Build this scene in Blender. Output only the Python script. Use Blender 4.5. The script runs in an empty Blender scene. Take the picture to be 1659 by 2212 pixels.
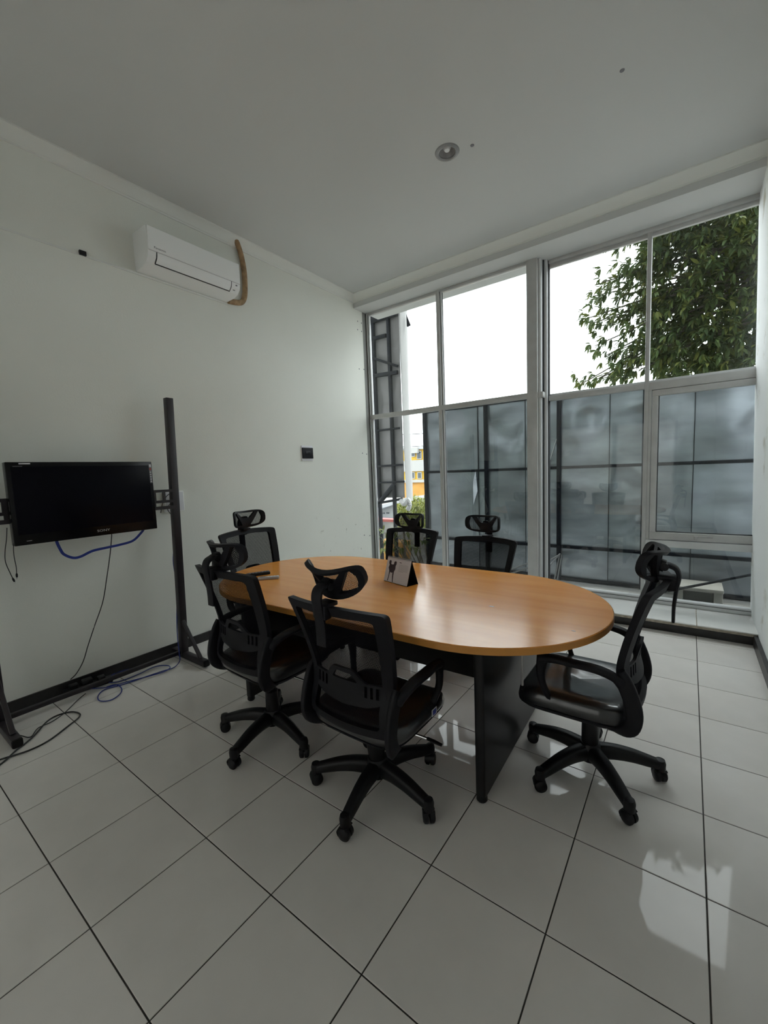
import bpy, bmesh, math, random
from math import sin, cos, pi, radians as rad
from mathutils import Vector, Matrix, geometry, noise

random.seed(7)
SC = bpy.context.scene
COL = SC.collection

# ------------------------------------------------------------------ camera
CX, CY, CZ = 3.118, -0.381, 1.424
R0 = Vector((0.80699, 0.58929, -0.03857))
R1 = Vector((0.02563, -0.10012, -0.99464))
R2 = Vector((-0.58999, 0.80168, -0.09590))
R2.normalize(); R0 = R1.cross(R2).normalized(); R1 = R2.cross(R0).normalized()
FPX = 897.3
EYE = Vector((CX, CY, CZ))
cam_data = bpy.data.cameras.new('camera')
cam = bpy.data.objects.new('camera', cam_data)
COL.objects.link(cam)
cam_data.sensor_fit = 'HORIZONTAL'
cam_data.sensor_width = 36.0
cam_data.lens = 36.0 * FPX / 1659.0
cam_data.clip_start = 0.05
cam_data.clip_end = 500
M = Matrix((R0, -R1, -R2)).transposed().to_4x4()
M.translation = EYE
cam.matrix_world = M
SC.camera = cam


def ray(u, v):
    return R0 * ((u - 829.5) / FPX) + R1 * ((v - 1106.0) / FPX) + R2


def at(u, v, axis, val):
    """the point seen at pixel (u, v) of the 1659 x 2212 photograph on the plane axis = val"""
    d = ray(u, v)
    return EYE + d * ((val - EYE[axis]) / d[axis])


# ------------------------------------------------------------------ world, sun, exposure
SKY = 4.6
world = bpy.data.worlds.new('sky')
SC.world = world
world.use_nodes = True
nt = world.node_tree
nt.nodes.clear()
out = nt.nodes.new('ShaderNodeOutputWorld')
bg = nt.nodes.new('ShaderNodeBackground')
tc = nt.nodes.new('ShaderNodeTexCoord')
mp = nt.nodes.new('ShaderNodeMapping')
mp.inputs['Scale'].default_value = (1.0, 1.0, 1.6)
mp.inputs['Location'].default_value = (0.35, 0.1, 0.2)
nz = nt.nodes.new('ShaderNodeTexNoise')
nz.inputs['Scale'].default_value = 2.2
nz.inputs['Detail'].default_value = 6
nz.inputs['Roughness'].default_value = 0.55
cr = nt.nodes.new('ShaderNodeValToRGB')
cr.color_ramp.elements[0].position = 0.20
cr.color_ramp.elements[0].color = (0.165, 0.225, 0.26, 1)
cr.color_ramp.elements[1].position = 0.33
cr.color_ramp.elements[1].color = (0.95, 0.97, 1.0, 1)
nt.links.new(tc.outputs['Generated'], mp.inputs['Vector'])
nt.links.new(mp.outputs['Vector'], nz.inputs['Vector'])
nt.links.new(nz.outputs['Fac'], cr.inputs['Fac'])
nt.links.new(cr.outputs['Color'], bg.inputs['Color'])
bg.inputs['Strength'].default_value = SKY
nt.links.new(bg.outputs['Background'], out.inputs['Surface'])

sun_d = bpy.data.lights.new('sun', 'SUN')
sun_d.energy = 1.2
sun_d.color = (1.0, 0.95, 0.86)
sun_d.angle = rad(1.5)
sun = bpy.data.objects.new('sun', sun_d)
COL.objects.link(sun)
sun.location = (2, -6, 12)
sun.rotation_euler = Vector((-0.55, -0.05, -0.80)).to_track_quat('-Z', 'Y').to_euler()

SC.view_settings.view_transform = 'Standard'
SC.view_settings.look = 'None'
SC.view_settings.exposure = 0.36
SC.view_settings.gamma = 1.0
SC.view_settings.use_curve_mapping = False

# ------------------------------------------------------------------ materials
MATS = {}


def mat(name, color, rough=0.5, metal=0.0, spec=0.5, var=0.0, scale=8.0, bump=0.0, bscale=60.0, coat=0.0, trans=0.0, color2=None, stretch=None):
    m = bpy.data.materials.new(name)
    m.use_nodes = True
    t = m.node_tree
    b = t.nodes['Principled BSDF']
    b.inputs['Base Color'].default_value = (*color, 1)
    b.inputs['Roughness'].default_value = rough
    b.inputs['Metallic'].default_value = metal
    b.inputs['Specular IOR Level'].default_value = spec
    if coat:
        b.inputs['Coat Weight'].default_value = coat
        b.inputs['Coat Roughness'].default_value = 0.08
    c = t.nodes.new('ShaderNodeTexCoord')
    src = c.outputs['Object']
    if stretch:
        mpn = t.nodes.new('ShaderNodeMapping')
        mpn.inputs['Scale'].default_value = stretch
        t.links.new(src, mpn.inputs['Vector'])
        src = mpn.outputs['Vector']
    if var or color2:
        n = t.nodes.new('ShaderNodeTexNoise')
        n.inputs['Scale'].default_value = scale
        n.inputs['Detail'].default_value = 5
        t.links.new(src, n.inputs['Vector'])
        r = t.nodes.new('ShaderNodeValToRGB')
        r.color_ramp.elements[0].position = 0.3
        r.color_ramp.elements[1].position = 0.7
        c2 = color2 or tuple(min(1, x * (1 + var)) for x in color)
        c1 = color if color2 else tuple(x * (1 - var) for x in color)
        r.color_ramp.elements[0].color = (*c1, 1)
        r.color_ramp.elements[1].color = (*c2, 1)
        t.links.new(n.outputs['Fac'], r.inputs['Fac'])
        t.links.new(r.outputs['Color'], b.inputs['Base Color'])
    if bump:
        n2 = t.nodes.new('ShaderNodeTexNoise')
        n2.inputs['Scale'].default_value = bscale
        n2.inputs['Detail'].default_value = 3
        t.links.new(src, n2.inputs['Vector'])
        bp = t.nodes.new('ShaderNodeBump')
        bp.inputs['Strength'].default_value = bump
        bp.inputs['Distance'].default_value = 0.01
        t.links.new(n2.outputs['Fac'], bp.inputs['Height'])
        t.links.new(bp.outputs['Normal'], b.inputs['Normal'])
    MATS[name] = m
    return m


def stained_paint(name, color, stain, lo, hi, scale=3.0, zmax=None, zrange=1.0, ymin=None, fine=None):
    """wall paint with dirt stains of their own shape; stains get denser below zmax"""
    m = mat(name, color, 0.7, var=0.03, scale=1.2, bump=0.08, bscale=90)
    t = m.node_tree
    b = t.nodes['Principled BSDF']
    base = b.inputs['Base Color'].links[0].from_socket
    c = t.nodes.new('ShaderNodeTexCoord')
    n = t.nodes.new('ShaderNodeTexNoise')
    n.inputs['Scale'].default_value = scale
    n.inputs['Detail'].default_value = 9
    n.inputs['Roughness'].default_value = 0.65
    t.links.new(c.outputs['Object'], n.inputs['Vector'])
    r = t.nodes.new('ShaderNodeValToRGB')
    r.color_ramp.elements[0].position = lo
    r.color_ramp.elements[0].color = (0, 0, 0, 1)
    r.color_ramp.elements[1].position = hi
    r.color_ramp.elements[1].color = (1, 1, 1, 1)
    t.links.new(n.outputs['Fac'], r.inputs['Fac'])
    fac = r.outputs['Color']
    s = t.nodes.new('ShaderNodeSeparateXYZ')
    t.links.new(c.outputs['Object'], s.inputs['Vector'])
    for sock, lo_, hi_ in (('Z', zmax, None if zmax is None else zmax - zrange), ('Y', ymin, None if ymin is None else ymin + 0.5)):
        if lo_ is None:
            continue
        mr = t.nodes.new('ShaderNodeMapRange')
        mr.inputs['From Min'].default_value = lo_
        mr.inputs['From Max'].default_value = hi_
        t.links.new(s.outputs[sock], mr.inputs['Value'])
        mu = t.nodes.new('ShaderNodeMath')
        mu.operation = 'MULTIPLY'
        t.links.new(fac, mu.inputs[0])
        t.links.new(mr.outputs['Result'], mu.inputs[1])
        fac = mu.outputs['Value']
    mx = t.nodes.new('ShaderNodeMix')
    mx.data_type = 'RGBA'
    mx.inputs['B'].default_value = (*stain, 1)
    t.links.new(fac, mx.inputs['Factor'])
    t.links.new(base, mx.inputs['A'])
    t.links.new(mx.outputs['Result'], b.inputs['Base Color'])
    return m


def glass_mat(name, tint, refl=0.9):
    m = bpy.data.materials.new(name)
    m.use_nodes = True
    t = m.node_tree
    t.nodes.clear()
    o = t.nodes.new('ShaderNodeOutputMaterial')
    tr = t.nodes.new('ShaderNodeBsdfTransparent')
    tr.inputs['Color'].default_value = (*tint, 1)
    gl = t.nodes.new('ShaderNodeBsdfGlossy')
    gl.inputs['Roughness'].default_value = 0.01
    gl.inputs['Color'].default_value = (refl, refl, refl, 1)
    # Schlick reflectance from the facing angle, the same on both faces of the thin pane
    lw = t.nodes.new('ShaderNodeLayerWeight')
    lw.inputs['Blend'].default_value = 0.5
    pw = t.nodes.new('ShaderNodeMath')
    pw.operation = 'POWER'
    pw.inputs[1].default_value = 5.0
    t.links.new(lw.outputs['Facing'], pw.inputs[0])
    ma = t.nodes.new('ShaderNodeMath')
    ma.operation = 'MULTIPLY_ADD'
    ma.inputs[1].default_value = 0.96
    ma.inputs[2].default_value = 0.035
    t.links.new(pw.outputs[0], ma.inputs[0])
    mx = t.nodes.new('ShaderNodeMixShader')
    t.links.new(ma.outputs[0], mx.inputs['Fac'])
    t.links.new(tr.outputs['BSDF'], mx.inputs[1])
    t.links.new(gl.outputs['BSDF'], mx.inputs[2])
    t.links.new(mx.outputs['Shader'], o.inputs['Surface'])
    MATS[name] = m
    return m


def frost_mat(name, color):
    m = bpy.data.materials.new(name)
    m.use_nodes = True
    t = m.node_tree
    t.nodes.clear()
    o = t.nodes.new('ShaderNodeOutputMaterial')
    tl = t.nodes.new('ShaderNodeBsdfTranslucent')
    tl.inputs['Color'].default_value = (*color, 1)
    t.links.new(tl.outputs['BSDF'], o.inputs['Surface'])
    return m


def net_mat(name, color, open_share):
    """woven mesh fabric: fine square holes between black threads"""
    m = bpy.data.materials.new(name)
    m.use_nodes = True
    t = m.node_tree
    t.nodes.clear()
    o = t.nodes.new('ShaderNodeOutputMaterial')
    tr = t.nodes.new('ShaderNodeBsdfTransparent')
    df = t.nodes.new('ShaderNodeBsdfDiffuse')
    df.inputs['Color'].default_value = (*color, 1)
    c = t.nodes.new('ShaderNodeTexCoord')
    s = t.nodes.new('ShaderNodeSeparateXYZ')
    t.links.new(c.outputs['Object'], s.inputs['Vector'])
    prods = []
    for ax in ('X', 'Z'):
        k = t.nodes.new('ShaderNodeMath')
        k.operation = 'MULTIPLY'
        k.inputs[1].default_value = 250.0
        t.links.new(s.outputs[ax], k.inputs[0])
        f = t.nodes.new('ShaderNodeMath')
        f.operation = 'FRACT'
        t.links.new(k.outputs[0], f.inputs[0])
        g = t.nodes.new('ShaderNodeMath')
        g.operation = 'LESS_THAN'
        g.inputs[1].default_value = math.sqrt(open_share)
        t.links.new(f.outputs[0], g.inputs[0])
        prods.append(g.outputs[0])
    mu = t.nodes.new('ShaderNodeMath')
    mu.operation = 'MULTIPLY'
    t.links.new(prods[0], mu.inputs[0])
    t.links.new(prods[1], mu.inputs[1])
    mx = t.nodes.new('ShaderNodeMixShader')
    t.links.new(mu.outputs[0], mx.inputs['Fac'])
    t.links.new(df.outputs['BSDF'], mx.inputs[1])
    t.links.new(tr.outputs['BSDF'], mx.inputs[2])
    t.links.new(mx.outputs['Shader'], o.inputs['Surface'])
    MATS[name] = m
    return m


def leaf_mat(name, c1, c2, scale):
    m = mat(name, c1, 0.45, color2=c2, scale=scale)
    t = m.node_tree
    b = t.nodes['Principled BSDF']
    o = [n for n in t.nodes if n.type == 'OUTPUT_MATERIAL'][0]
    tl = t.nodes.new('ShaderNodeBsdfTranslucent')
    tl.inputs['Color'].default_value = (c2[0] * 1.3, c2[1] * 1.4, c2[2], 1)
    mx = t.nodes.new('ShaderNodeMixShader')
    mx.inputs['Fac'].default_value = 0.10
    b.inputs['Specular IOR Level'].default_value = 0.15
    t.links.new(b.outputs['BSDF'], mx.inputs[1])
    t.links.new(tl.outputs['BSDF'], mx.inputs[2])
    t.links.new(mx.outputs['Shader'], o.inputs['Surface'])
    return m


WALL = stained_paint('wall_paint', (0.82, 0.83, 0.77), (0.46, 0.44, 0.39), 0.62, 0.69, 10.0, zmax=1.06, zrange=0.15, ymin=2.7)
WALLR = stained_paint('weathered_paint', (0.85, 0.87, 0.87), (0.45, 0.42, 0.33), 0.60, 0.72, 3.0)
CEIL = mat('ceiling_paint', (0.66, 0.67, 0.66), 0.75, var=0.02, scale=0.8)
TRIMW = mat('cornice_paint', (0.80, 0.81, 0.77), 0.7)
TILE = mat('floor_tile', (0.78, 0.748, 0.712), 0.035, spec=0.23, var=0.07, scale=2.6, bump=0.006, bscale=7)
GROUT = mat('grout', (0.045, 0.040, 0.035), 0.85)
TILEW = mat('ledge_tile', (0.84, 0.84, 0.82), 0.2, var=0.04, scale=4)
BEIGE = mat('mortar_edge', (0.42, 0.37, 0.30), 0.85, var=0.3, scale=30)
BLACKT = mat('black_skirting', (0.018, 0.017, 0.018), 0.35, var=0.3, scale=20)
ALU = mat('grey_aluminium', (0.54, 0.54, 0.53), 0.42, metal=0.1, var=0.08, scale=6)
ALUL = mat('pale_aluminium', (0.66, 0.67, 0.67), 0.4, metal=0.1)
ALUD = mat('dark_gasket', (0.035, 0.037, 0.04), 0.6)
FROST = frost_mat('fill_frost', (0.52, 0.52, 0.50))  # translucent pane of the added rear opening, passes fill daylight
GLASS = glass_mat('window_glass', (0.90, 0.93, 0.92))
WOOD = mat('beech_laminate', (0.82, 0.305, 0.054), 0.19, spec=0.52, color2=(0.94, 0.405, 0.090), scale=2.2, stretch=(0.8, 7.0, 1))
WOODE = mat('beech_edge_band', (0.62, 0.27, 0.055), 0.4)
BLKP = mat('black_panel', (0.006, 0.0065, 0.0085), 0.36, spec=0.35, var=0.2, scale=30)
PLAS = mat('black_plastic', (0.006, 0.006, 0.008), 0.45, spec=0.3, bump=0.05, bscale=500)
PLASD = mat('dark_grey_plastic', (0.008, 0.008, 0.0115), 0.55, spec=0.25)
SEATM = mat('black_leatherette', (0.014, 0.015, 0.018), 0.3, spec=0.5, bump=0.12, bscale=14, coat=1.0)
NETH = net_mat('headrest_net', (0.007, 0.007, 0.009), 0.38)
NET = net_mat('black_net', (0.007, 0.007, 0.009), 0.22)
CHROME = mat('chrome', (0.75, 0.75, 0.75), 0.15, metal=1.0)
SCREEN = mat('screen_glass', (0.004, 0.004, 0.007), 0.25, spec=0.07)
BEZEL = mat('gloss_bezel', (0.005, 0.005, 0.006), 0.2, spec=0.2)
STEELB = mat('black_steel', (0.018, 0.014, 0.018), 0.42)
WHITEP = mat('white_plastic', (0.93, 0.94, 0.93), 0.35)
GAPM = mat('dark_gap', (0.03, 0.03, 0.03), 0.7)
RIM = mat('downlight_rim', (0.30, 0.30, 0.30), 0.4, metal=0.4)
GREYT = mat('grey_print', (0.20, 0.20, 0.22), 0.5)
BLUEC = mat('blue_cable', (0.010, 0.026, 0.22), 0.45)
DULL = mat('dull_tube', (0.16, 0.165, 0.17), 0.4, metal=0.4)
BLKC = mat('black_cable', (0.010, 0.010, 0.011), 0.5)
TAPE = mat('brown_pipe_wrap', (0.34, 0.22, 0.12), 0.8, var=0.3, scale=25, bump=0.4, bscale=40)
PAPER = mat('paper_white', (0.74, 0.70, 0.72), 0.7)
INK = mat('ink', (0.05, 0.035, 0.045), 0.7)
INKG = mat('ink_grey', (0.42, 0.40, 0.42), 0.7)
SILV = mat('silver_plastic', (0.45, 0.44, 0.44), 0.35, metal=0.3)
SHEET = mat('galvanised_sheet', (0.40, 0.44, 0.485), 0.27, metal=0.65, var=0.34, scale=2.3, bump=0.8, bscale=2.6, stretch=(0.7, 1.0, 1.9))
SH_T = SHEET.node_tree
_b = SH_T.nodes['Principled BSDF']
_oi = SH_T.nodes.new('ShaderNodeObjectInfo')
_mr = SH_T.nodes.new('ShaderNodeMapRange')
_mr.inputs['To Min'].default_value = 0.70
_mr.inputs['To Max'].default_value = 1.35
_mx = SH_T.nodes.new('ShaderNodeVectorMath')
_mx.operation = 'SCALE'
SH_T.links.new(_oi.outputs['Random'], _mr.inputs['Value'])
SH_T.links.new(_b.inputs['Base Color'].links[0].from_socket, _mx.inputs[0])
SH_T.links.new(_mr.outputs['Result'], _mx.inputs['Scale'])
SH_T.links.new(_mx.outputs['Vector'], _b.inputs['Base Color'])
SHEETP = mat('pale_sheet', (0.25, 0.245, 0.25), 0.5, var=0.12, scale=1.2, bump=0.2, bscale=2)
IRON = mat('dark_iron_frame', (0.010, 0.012, 0.018), 0.6, spec=0.15, var=0.3, scale=9)
TARP = mat('white_tarpaulin', (0.42, 0.42, 0.42), 0.5, bump=0.3, bscale=5)
CONC = mat('concrete', (0.26, 0.26, 0.25), 0.85, var=0.2, scale=3)
CONCW = mat('whitewashed_concrete', (0.30, 0.295, 0.27), 0.8, var=0.1, scale=6)
YELLOW = mat('yellow_wall', (0.46, 0.28, 0.015), 0.75)
OCHRE = mat('orange_wall', (0.42, 0.21, 0.04), 0.75, var=0.15, scale=3)
WHITEW = mat('white_render', (0.33, 0.33, 0.32), 0.75)
ROOFG = mat('grey_roof', (0.35, 0.36, 0.38), 0.7)
REDT = mat('red_coping', (0.28, 0.06, 0.05), 0.7)
DARKW = mat('dark_window', (0.03, 0.04, 0.05), 0.15)
GROUND = mat('street', (0.22, 0.21, 0.19), 0.9, var=0.2, scale=1)
BARK = mat('bark', (0.16, 0.14, 0.11), 0.85, var=0.3, scale=10)
LEAFA = leaf_mat('leaf_dark', (0.046, 0.078, 0.034), (0.105, 0.150, 0.045), 3.0)
LEAFB = leaf_mat('leaf_bright', (0.075, 0.110, 0.034), (0.165, 0.180, 0.042), 3.0)
HEDGE = leaf_mat('hedge_leaf', (0.12, 0.17, 0.03), (0.36, 0.36, 0.08), 4.0)
RED = mat('red_ink', (0.35, 0.05, 0.04), 0.5)
BLUEL = mat('blue_label', (0.04, 0.05, 0.30), 0.4)
WHITEL = mat('white_label', (0.72, 0.72, 0.75), 0.4)


# ------------------------------------------------------------------ mesh helpers
def mesh(name, verts, faces, sharp=40, smooth=True):
    me = bpy.data.meshes.new(name)
    me.from_pydata([tuple(v) for v in verts], [], faces)
    me.validate()
    bm = bmesh.new()
    bm.from_mesh(me)
    bmesh.ops.recalc_face_normals(bm, faces=bm.faces)
    bm.to_mesh(me)
    bm.free()
    if smooth:
        me.polygons.foreach_set('use_smooth', [True] * len(me.polygons))
        me.set_sharp_from_angle(angle=rad(sharp))
    return me


def obj(name, me, m=None, parent=None, loc=(0, 0, 0), rot=(0, 0, 0)):
    if m is not None and not me.materials:
        me.materials.append(m)
    o = bpy.data.objects.new(name, me)
    COL.objects.link(o)
    if parent is not None:
        o.parent = parent
    o.location = loc
    o.rotation_euler = rot
    return o


def tag(o, label, cat, group=None):
    o['label'] = label
    o['category'] = cat
    if group:
        o['group'] = group
    return o


def struct(o):
    o['kind'] = 'structure'
    return o


def thing(name, label, cat, loc=(0, 0, 0), rot=(0, 0, 0), group=None):
    o = bpy.data.objects.new(name, None)
    COL.objects.link(o)
    o.location = loc
    o.rotation_euler = rot
    o.empty_display_size = 0.1
    return tag(o, label, cat, group)


class MB:
    """collects shapes into one mesh"""

    def __init__(s):
        s.v = []
        s.f = []

    def add(s, v, f):
        k = len(s.v)
        s.v += [Vector(p) for p in v]
        s.f += [tuple(i + k for i in q) for q in f]
        return s

    def box(s, a, b, bev=0.0):
        x0, y0, z0 = (min(p, q) for p, q in zip(a, b))
        x1, y1, z1 = (max(p, q) for p, q in zip(a, b))
        if bev <= 0:
            v = [(x0, y0, z0), (x1, y0, z0), (x1, y1, z0), (x0, y1, z0), (x0, y0, z1), (x1, y0, z1), (x1, y1, z1), (x0, y1, z1)]
            return s.add(v, [(0, 3, 2, 1), (4, 5, 6, 7), (0, 1, 5, 4), (1, 2, 6, 5), (2, 3, 7, 6), (3, 0, 4, 7)])
        bm = bmesh.new()
        bmesh.ops.create_cube(bm, size=1)
        for q in bm.verts:
            q.co = Vector(((x0 + x1) / 2 + q.co.x * (x1 - x0), (y0 + y1) / 2 + q.co.y * (y1 - y0), (z0 + z1) / 2 + q.co.z * (z1 - z0)))
        bmesh.ops.bevel(bm, geom=bm.edges[:], offset=bev, segments=2, affect='EDGES', profile=0.5)
        s.add([q.co.copy() for q in bm.verts], [tuple(w.index for w in f.verts) for f in bm.faces])
        bm.free()
        return s

    def sweep(s, pts, w, h, up=(0, 0, 1), n=12, p=2.6, caps=True):
        """a bar along pts; section = superellipse, w across, h along 'up'"""
        pts = [Vector(q) for q in pts]
        up = Vector(up)
        N = len(pts)
        W = w if isinstance(w, (list, tuple)) else [w] * N
        H = h if isinstance(h, (list, tuple)) else [h] * N
        rings = []
        for i, q in enumerate(pts):
            t = (pts[min(i + 1, N - 1)] - pts[max(i - 1, 0)]).normalized()
            side = t.cross(up)
            if side.length < 1e-4:
                side = t.cross(Vector((1, 0.1, 0)))
            side.normalize()
            u2 = side.cross(t).normalized()
            r = []
            for k in range(n):
                a = 2 * pi * (k + 0.5) / n
                c, d = cos(a), sin(a)
                r.append(q + side * (W[i] / 2 * math.copysign(abs(c) ** (2 / p), c)) + u2 * (H[i] / 2 * math.copysign(abs(d) ** (2 / p), d)))
            rings.append(r)
        v = [q for r in rings for q in r]
        f = [(i * n + k, i * n + (k + 1) % n, (i + 1) * n + (k + 1) % n, (i + 1) * n + k) for i in range(N - 1) for k in range(n)]
        if caps:
            f.append(tuple(range(n - 1, -1, -1)))
            f.append(tuple((N - 1) * n + k for k in range(n)))
        return s.add(v, f)

    def tube(s, pts, r, n=8):
        return s.sweep(pts, 2 * r, 2 * r, up=(0.13, 0.31, 0.94), n=n, p=2)

    def lathe(s, prof, c=(0, 0, 0), n=24, axis='Z'):
        c = Vector(c)
        v = []
        for (r, z) in prof:
            for k in range(n):
                a = 2 * pi * k / n
                if axis == 'Z':
                    q = Vector((r * cos(a), r * sin(a), z))
                elif axis == 'X':
                    q = Vector((z, r * cos(a), r * sin(a)))
                else:
                    q = Vector((r * cos(a), z, r * sin(a)))
                v.append(c + q)
        f = [(i * n + k, i * n + (k + 1) % n, (i + 1) * n + (k + 1) % n, (i + 1) * n + k) for i in range(len(prof) - 1) for k in range(n)]
        f.append(tuple(range(n - 1, -1, -1)))
        f.append(tuple((len(prof) - 1) * n + k for k in range(n)))
        return s.add(v, f)

    def prism(s, poly, fn, d):
        """polygon (2-D points) extruded from depth 0 to d; fn(a, b, depth) -> point"""
        n = len(poly)
        v = [fn(a, b, 0) for a, b in poly] + [fn(a, b, d) for a, b in poly]
        f = [tuple(range(n - 1, -1, -1)), tuple(range(n, 2 * n))] + [(k, (k + 1) % n, n + (k + 1) % n, n + k) for k in range(n)]
        return s.add(v, f)

    def done(s, name, sharp=40, smooth=True):
        return mesh(name, s.v, s.f, sharp, smooth)


def catmull(pts, k=6):
    pts = [Vector(p) for p in pts]
    o = []
    for i in range(len(pts) - 1):
        p0, p1, p2, p3 = pts[max(i - 1, 0)], pts[i], pts[i + 1], pts[min(i + 2, len(pts) - 1)]
        for j in range(k):
            t = j / k
            o.append(0.5 * ((2 * p1) + (p2 - p0) * t + (2 * p0 - 5 * p1 + 4 * p2 - p3) * t * t + (3 * p1 - p0 - 3 * p2 + p3) * t ** 3))
    o.append(pts[-1])
    return o


def inside(p, poly):
    c = False
    for i in range(len(poly)):
        a, b = poly[i - 1], poly[i]
        if (a[1] > p[1]) != (b[1] > p[1]) and p[0] < (b[0] - a[0]) * (p[1] - a[1]) / (b[1] - a[1]) + a[0]:
            c = not c
    return c


def dense(poly, step):
    o = []
    for i, a in enumerate(poly):
        b = poly[(i + 1) % len(poly)]
        n = max(1, int(math.hypot(b[0] - a[0], b[1] - a[1]) / step))
        o += [(a[0] + (b[0] - a[0]) * k / n, a[1] + (b[1] - a[1]) * k / n) for k in range(n)]
    return o


def rounded(poly, r, n=4):
    o = []
    for i, p in enumerate(poly):
        p = Vector(p)
        a = Vector(poly[i - 1]) - p
        b = Vector(poly[(i + 1) % len(poly)]) - p
        k = min(r, a.length * 0.45, b.length * 0.45)
        a, b = p + a.normalized() * k, p + b.normalized() * k
        for j in range(n + 1):
            t = j / n
            q = a * (1 - t) ** 2 + p * (2 * t * (1 - t)) + b * t * t
            o.append((q.x, q.y))
    return o


def plate(name, outer, holes, fn, d, step=0.03, sharp=40):
    """a sheet with holes, bent by fn(a, b, depth) -> point, of thickness d"""
    loops = [dense(outer, step)] + [dense(h, step) for h in holes]
    pts, edges = [], []
    for L in loops:
        k = len(pts)
        pts += [Vector(p) for p in L]
        edges += [(k + i, k + (i + 1) % len(L)) for i in range(len(L))]
    xs = [p[0] for p in outer]
    ys = [p[1] for p in outer]
    x = min(xs) + step / 2
    while x < max(xs):
        y = min(ys) + step / 2
        while y < max(ys):
            q = (x, y)
            if inside(q, loops[0]) and not any(inside(q, h) for h in loops[1:]) and all((p.x - x) ** 2 + (p.y - y) ** 2 > (step * 0.45) ** 2 for p in pts):
                pts.append(Vector(q))
            y += step
        x += step
    V, _e, F, *_ = geometry.delaunay_2d_cdt(pts, edges, [], 0, 1e-6)
    tri = []
    for f in F:
        c = (sum(V[i].x for i in f) / len(f), sum(V[i].y for i in f) / len(f))
        if inside(c, loops[0]) and not any(inside(c, h) for h in loops[1:]):
            tri.append(tuple(f))
    if d == 0:
        return mesh(name, [fn(v.x, v.y, 0) for v in V], tri, sharp)
    n = len(V)
    verts = [fn(v.x, v.y, 0) for v in V] + [fn(v.x, v.y, d) for v in V]
    faces = list(tri) + [tuple(i + n for i in reversed(f)) for f in tri]
    cnt = {}
    for f in tri:
        for i in range(len(f)):
            a, b = f[i], f[(i + 1) % len(f)]
            cnt[(a, b)] = 1
    for (a, b) in cnt:
        if (b, a) not in cnt:
            faces.append((b, a, a + n, b + n))
    return mesh(name, verts, faces, sharp)


def text_mesh(name, body, size, depth=0.0006):
    cu = bpy.data.curves.new(name, 'FONT')
    cu.body = body
    cu.size = size
    cu.extrude = depth
    cu.align_x = 'CENTER'
    cu.resolution_u = 3
    o = bpy.data.objects.new(name, cu)
    COL.objects.link(o)
    dg = bpy.context.evaluated_depsgraph_get()
    me = bpy.data.meshes.new_from_object(o.evaluated_get(dg))
    bpy.data.objects.remove(o)
    return me


def strip(name, a, b, w, h, m, parent=None, up=(0, 0, 1), p=8):
    return obj(name, MB().sweep([a, b], w, h, up=up, n=8, p=p).done(name, 30), m, parent)


def boxo(name, a, b, m, parent=None, bev=0.0):
    return obj(name, MB().box(a, b, bev).done(name, 30), m, parent)


# ------------------------------------------------------------------ room shell
XL, XR = -0.30, 3.565
YB, YS = -2.2, 3.72           # rear wall, step riser
YW = 3.955                    # where the plaster ends at the window
YL, YR = 4.02, 4.16           # front of the frames of the left and of the right bay
ZC = 3.60

floor = struct(boxo('floor', (XL - 0.1, YB, -0.06), (XR + 0.1, YS + 0.02, -0.0025), GROUT))
tiles = {}
G = 0.0022


def tile_mesh(w, d):
    k = (round(w, 3), round(d, 3))
    if k not in tiles:
        b = MB()
        e = 0.0012
        b.add([(0, 0, -0.008), (w, 0, -0.008), (w, d, -0.008), (0, d, -0.008), (0, 0, -e), (w, 0, -e), (w, d, -e), (0, d, -e), (e, e, 0), (w - e, e, 0), (w - e, d - e, 0), (e, d - e, 0)],
              [(0, 1, 5, 4), (1, 2, 6, 5), (2, 3, 7, 6), (3, 0, 4, 7), (4, 5, 9, 8), (5, 6, 10, 9), (6, 7, 11, 10), (7, 4, 8, 11), (8, 9, 10, 11)])
        tiles[k] = b.done('tile', 30, smooth=False)
    return tiles[k]


xs = [XL] + [0.4 * j for j in range(0, 9)] + [XR + 0.03]
ys = [0.4 * i for i in range(-5, 10)] + [YS]
for i in range(len(xs) - 1):
    for j in range(len(ys) - 1):
        obj('tile', tile_mesh(xs[i + 1] - xs[i] - 2 * G, ys[j + 1] - ys[j] - 2 * G), TILE, floor, (xs[i] + G, ys[j] + G, 0))

# ceiling with a round hole for the downlight
LX, LY, LR = 1.716, 2.42, 0.062
cb = MB()
cx0, cx1, cy0, cy1 = XL - 0.1, XR + 0.1, YB - 0.1, 4.3
n = 32
v = [(LX + LR * cos(2 * pi * k / n), LY + LR * sin(2 * pi * k / n), ZC) for k in range(n)]
for k in range(n):
    a = 2 * pi * k / n
    c, s_ = cos(a), sin(a)
    t = min((cx1 - LX) / c if c > 1e-6 else 1e9, (cx0 - LX) / c if c < -1e-6 else 1e9, (cy1 - LY) / s_ if s_ > 1e-6 else 1e9, (cy0 - LY) / s_ if s_ < -1e-6 else 1e9)
    v.append((LX + t * c, LY + t * s_, ZC))
f = [(k, (k + 1) % n, n + (k + 1) % n, n + k) for k in range(n)]
corner = [(cx1, cy1), (cx0, cy1), (cx0, cy0), (cx1, cy0)]
for (px, py) in corner:
    a = math.atan2(py - LY, px - LX) % (2 * pi)
    k = int(a / (2 * pi) * n)
    v.append((px, py, ZC))
    f.append((n + k, n + (k + 1) % n, len(v) - 1))
cb.add(v, f)
cb.add([(p[0], p[1], ZC + 0.2) for p in corner], [(0, 1, 2, 3)])
ceiling = struct(obj('ceiling', cb.done('ceiling', smooth=False), CEIL))
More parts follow.
